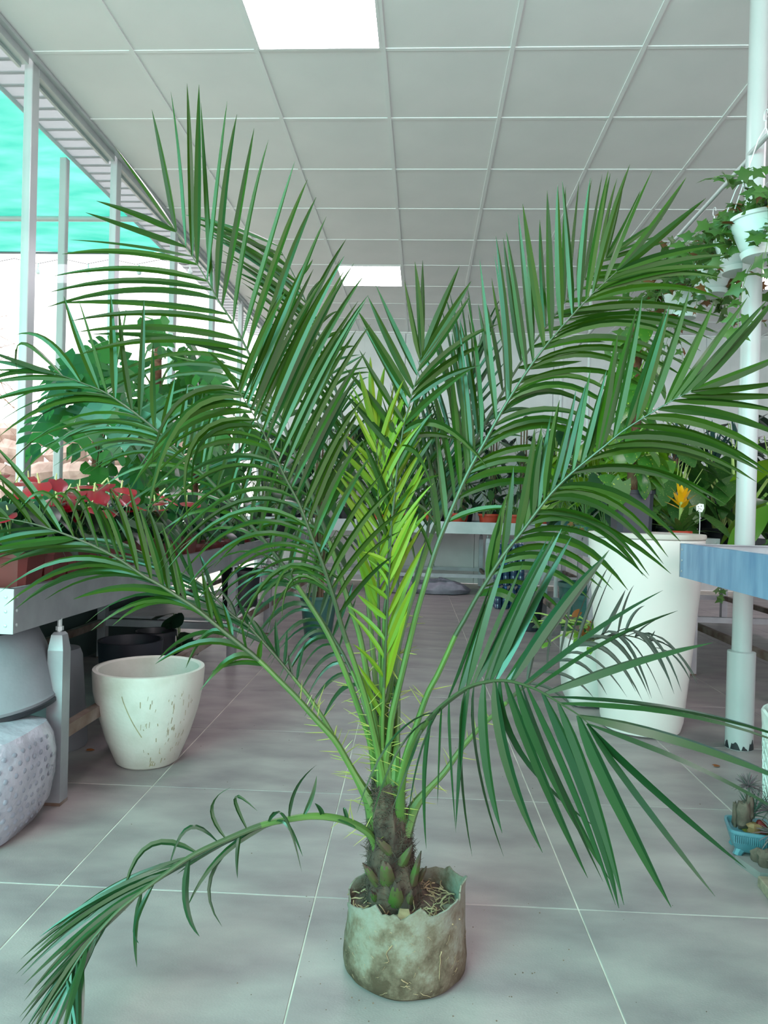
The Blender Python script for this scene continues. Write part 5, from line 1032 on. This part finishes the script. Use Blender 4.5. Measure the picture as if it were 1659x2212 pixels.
# ---------------------------------------------------------------- ivy baskets on the rail
M['basket'] = surf('pale_mint_basket', '#cfdad8', '#c3d0cd', .4, scale=3)
def basket(loc, label, n, nl, seed, hook=.45, wb=.13, brown=.22):
    t = thing('hanging_ivy_basket', label, 'hanging basket', loc, 'hanging ivy baskets on the rail'); r_ = random.Random(seed)
    MB().lathe([(.05, 0), (.085, .004), (.095, .03), (.075, .034), (.095, .05), (wb, .165), (wb+.008, .168), (wb+.008, .185), (wb-.006, .185), (wb-.014, .15), (.002, .14)], 32).build('bowl', M['basket'], t)
    for k in range(3):
        a = 2*PI*k/3+.5; MB().tube([((wb+.004)*math.cos(a), (wb+.004)*math.sin(a), .18), (.03*math.cos(a), .03*math.sin(a), hook-.06), (0, 0, hook-.01)], .0028, 6).build('hanger_wire', M['wire'], t)
    hk = [(0, 0, hook-.02), (0, 0, hook+.02)]+[(.0, .022*math.cos(q)-.0, hook+.045+.024*math.sin(q)) for q in [-1.2+.45*i for i in range(11)]]
    MB().tube([(x+.0, y, z) for x, y, z in hk], .003, 6).build('hook', M['wire'], t)
    mb = MB()
    for k in range(n):
        a = r_.uniform(0, 2*PI); vine(mb, t, V((wb*.75*math.cos(a), wb*.75*math.sin(a), .17)), nl if k % 4 else nl+2, r_, .05 if k % 4 else .075, -.75 if k % 4 else -1.2, s=(.05, .085), brown=brown)
    mb.build('vines', M['stem'], t)
for (px, py, Y_, lab, n, nl, sd, br) in ((1646, 560, 3.42, 'nearest hanging ivy basket, in front of the white pole at the right edge', 24, 7, 301, .10), (1597, 592, 3.95, 'second hanging ivy basket along the rail, just left behind the pole', 24, 6, 302, .16),
        (1538, 640, 4.5, 'third hanging ivy basket along the rail with browning leaves', 24, 6, 303, .28), (1474, 690, 5.0, 'farthest hanging ivy basket with long trailing strands', 24, 7, 304, .16)):
    b = at(px, py, Y_); basket(b, lab, n, nl, sd, 3.055-b.z-.045, .125 if Y_ > 3.6 else .14, br)
# ---------------------------------------------------------------- air plants at lower right
M['airp'] = leafmat('air_plant_leaf', '#586055', '#6b5560', .6, .1); M['airg'] = leafmat('grey_green_air_leaf', '#40544a', '#36493f', .6, .1)
M['bluep'] = surf('blue_glaze', '#4a7682', '#3b6671', .35, scale=6, bump=.1)
M['drift'] = surf('driftwood', '#5d5348', '#40372e', .9, scale=14, bump=.6, bscale=40)
M['shell'] = surf('snail_shell', '#7d6544', '#5d4a30', .35, scale=20)
M['yelmoss'] = surf('yellow_moss', '#7d7426', '#625d22', .9, scale=60, bump=1, bscale=90)
M['slab'] = surf('grey_stone_slab', '#777674', '#686766', .7, scale=9, bump=.1)
M['wood'] = surf('weathered_wood', '#8a7f6c', '#6f6556', .8, scale=5, stretch=(1, 9, 9), bump=.3)
def tuft(name, label, loc, n, l, mt, seed, up=.3, parent=None):
    r_ = random.Random(seed); t = thing(name, label, 'air plant', loc); mb = MB()
    for k in range(n):
        a = 2.4*k; e = up+r_.uniform(-.5, .9); d = V((math.cos(a)*math.cos(e), math.sin(a)*math.cos(e), math.sin(e))); L2 = l*r_.uniform(.7, 1.1)
        pts = [d*(L2*u)+V((0, 0, -L2*.35*u*u*(1.2-math.sin(e)))) for u in (0, .3, .6, .85, 1)]
        mb.tube(pts, [.0045, .0038, .0028, .0016, .0005], 4, .6, cap=False)
    stuff(mb.build('leaves', M[mt], t))
    MB().lathe([(.001, -.012), (.008, -.008), (.009, .004), (.001, .012)], 8).build('core', M[mt], t)
    return t
q = V((1.238, 2.64, 0))
t = thing('bonsai_tray', 'blue glazed footed tray with driftwood on the floor at lower right', 'plant tray', q, rz=-.25)
def rrect(a, b, z, e=.35):
    return [(a*(abs(math.cos(x))**e)*(1 if math.cos(x) > 0 else -1), b*(abs(math.sin(x))**e)*(1 if math.sin(x) > 0 else -1), z) for x in [2*PI*(k+.5)/32 for k in range(32)]]
prof = [(.085, .05, .014), (.098, .062, .03), (.108, .070, .06), (.110, .072, .082), (.116, .077, .084), (.116, .077, .094), (.108, .07, .094), (.10, .064, .078)]
mb = MB(); vs = []
for a, b, z in prof: vs += rrect(a, b, z)
mb.add(vs, [(32*i+k, 32*i+(k+1) % 32, 32*i+32+(k+1) % 32, 32*i+32+k) for i in range(len(prof)-1) for k in range(32)]+[tuple(range(31, -1, -1)), tuple(32*7+k for k in range(32))]).build('bowl', M['bluep'], t)
for sx in (-1, 1):
    for sy_ in (-1, 1): MB().tube([(sx*.072, sy_*.038, .02), (sx*.08, sy_*.044, .008), (sx*.082, sy_*.046, 0)], [.018, .015, .017], 8).build('foot', M['bluep'], t)
mb = MB()
for k in range(30): mb.box((-.098+.0067*k, -.0735+.0006*abs(k-15)*.1, .066), (.0030, .006, .026))
stuff(mb.build('moulded_ribs', M['bluep'], t))
MB().add(soil(.07, .08).v, soil(.07, .08).f).build('moss', M['yelmoss'], t)
def knot(seed, s):
    r_ = random.Random(seed); off = V((seed*3.1, 0, 0)); mb = MB().lathe([(.001, -.5), (.3, -.42), (.45, -.2), (.38, 0), (.47, .2), (.3, .42), (.001, .5)], 14)
    mb.v = [tuple(V((x*s[0], y*s[1], z*s[2]))*(1+.5*noise.noise(V((x, y, z))*3+off))) for x, y, z in mb.v]; return mb
for k, (x, y, z, s) in enumerate([(-.058, .0, .125, (.055, .055, .11)), (-.038, .014, .15, (.035, .035, .11)), (-.085, .01, .115, (.02, .025, .1))]): knot(k+2, s).build('driftwood', M['drift'], t, loc=(x, y, z))
knot(9, (.05, .045, .045)).build('shell', M['shell'], t, loc=(-.03, -.045, .10)); knot(11, (.05, .04, .04)).build('clay_pod', M['redpot'], t, loc=(-.005, -.03, .105))
tuft('air_plant', 'pinkish spiky air plant perched on top of the driftwood', q+V((-.045, .01, .232)), 60, .062, 'airp', 1, .35)
tuft('air_plant', 'upright grey-green air plant in the blue tray behind the driftwood', q+V((-.018, .03, .12)), 34, .11, 'airg', 2, .9)
tuft('air_plant', 'silvery curly air plant spilling over the right end of the blue tray', q+V((.012, -.075, .10)), 60, .075, 'airp', 3, .2)
tuft('air_plant', 'reddish air plant behind the tray at the right edge', q+V((.045, .03, .14)), 50, .085, 'airp', 4, .4)
t = thing('stone_slab', 'grey stone slab carrying driftwood and a shell on the floor below the blue tray', 'slab', (1.195, 2.485, 0), rz=-.12)
MB().add([(-.09, .06, 0), (-.045, -.05, 0), (.16, -.06, 0), (.16, .06, 0), (-.09, .06, .026), (-.045, -.05, .026), (.16, -.06, .026), (.16, .06, .026)], [(3, 2, 1, 0), (4, 5, 6, 7), (0, 1, 5, 4), (1, 2, 6, 5), (2, 3, 7, 6), (3, 0, 4, 7)]).build('slab', M['slab'], t, False)
for k, (x, y, z, s) in enumerate([(-.03, .03, .045, (.04, .03, .05)), (-.015, .0, .05, (.05, .05, .06)), (.01, -.018, .045, (.05, .04, .05))]): knot(k+20, s).build('driftwood', M['drift'], t, loc=(x, y, z))
knot(30, (.05, .05, .045)).build('moss', M['yelmoss'], t, loc=(.035, .01, .045))
mb = MB(); mb.tube([(.07+.018*math.cos(q_)*(1-q_/16), .01, .055+.018*math.sin(q_)*(1-q_/16)) for q_ in [.5*i for i in range(22)]], [.016-.0006*i for i in range(22)], 8).build('shell', M['shell'], t)
tuft('air_plant', 'coiled green air plant on the stone slab at the right edge', V((1.245, 2.44, .06)), 40, .08, 'airg', 6, .5)
t = thing('wood_block', 'pale weathered wood block with a shell at the lower right edge', 'wood block', (1.20, 2.345, 0), rz=-.05)
MB().box((0, 0, .018), (.17, .10, .036), bev=.003).build('block', M['wood'], t, False)
mb = MB(); mb.tube([(-.03+.02*math.cos(q_)*(1-q_/16), -.01, .058+.02*math.sin(q_)*(1-q_/16)) for q_ in [.5*i for i in range(22)]], [.018-.0007*i for i in range(22)], 8).build('shell', M['shell'], t)
knot(40, (.06, .04, .03)).build('moss', M['yelmoss'], t, loc=(.02, -.02, .045))
tuft('air_plant', 'pale wispy air plant growing from the wood block', V((1.225, 2.35, .06)), 40, .085, 'airp', 7, .5)
t = thing('white_board', 'corner of a white painted board at the lower right edge', 'board', (1.25, 2.21, 0), rz=-.4)
MB().box((0, 0, .012), (.2, .12, .024), bev=.003).build('board', M['white'], t, False)
# ---------------------------------------------------------------- small litter on the floor
M['crumb'] = surf('soil_crumb', '#4a3b30', '#6a5545', .9, scale=30)
mb = MB()
for k in range(160):
    if k < 90: a = R.uniform(0, 2*PI); rr = .17+abs(R.gauss(0, .14)); x, y = -.018+rr*math.cos(a), 1.895+rr*math.sin(a)
    else: x, y = R.uniform(-1.3, 1.2), R.uniform(1.4, 4)
    s = R.uniform(.0008, .0028); mb.add([(x+s, y, .0004), (x-s*.6, y+s, .0004), (x-s*.5, y-s*.8, .0004), (x, y, s*1.2)], [(0, 1, 3), (1, 2, 3), (2, 0, 3)])
o = mb.build('soil_crumbs', M['crumb'], smooth=False); tag(o, 'scattered dry soil crumbs on the floor around the grow bag', 'crumbs'); stuff(o)
for i, (px, py) in enumerate([(1542, 1657), (188, 1623)]):
    p = at(px, py, 1); d = p-EYEP; p = EYEP+d*(EYE/-d.z)
    t = thing('dry_leaf', ['curled brown dry leaf on the floor left of the white pole', 'dry dark leaf scrap on the floor between the bench leg and white pot'][i], 'dry leaf', p+V((0, 0, .004)))
    link('blade', LM['wilt'], t, mat=leafmatx(V((0, 0, .004)), V((1, .3, .1)), V((.1, -.1, 1)), .035))
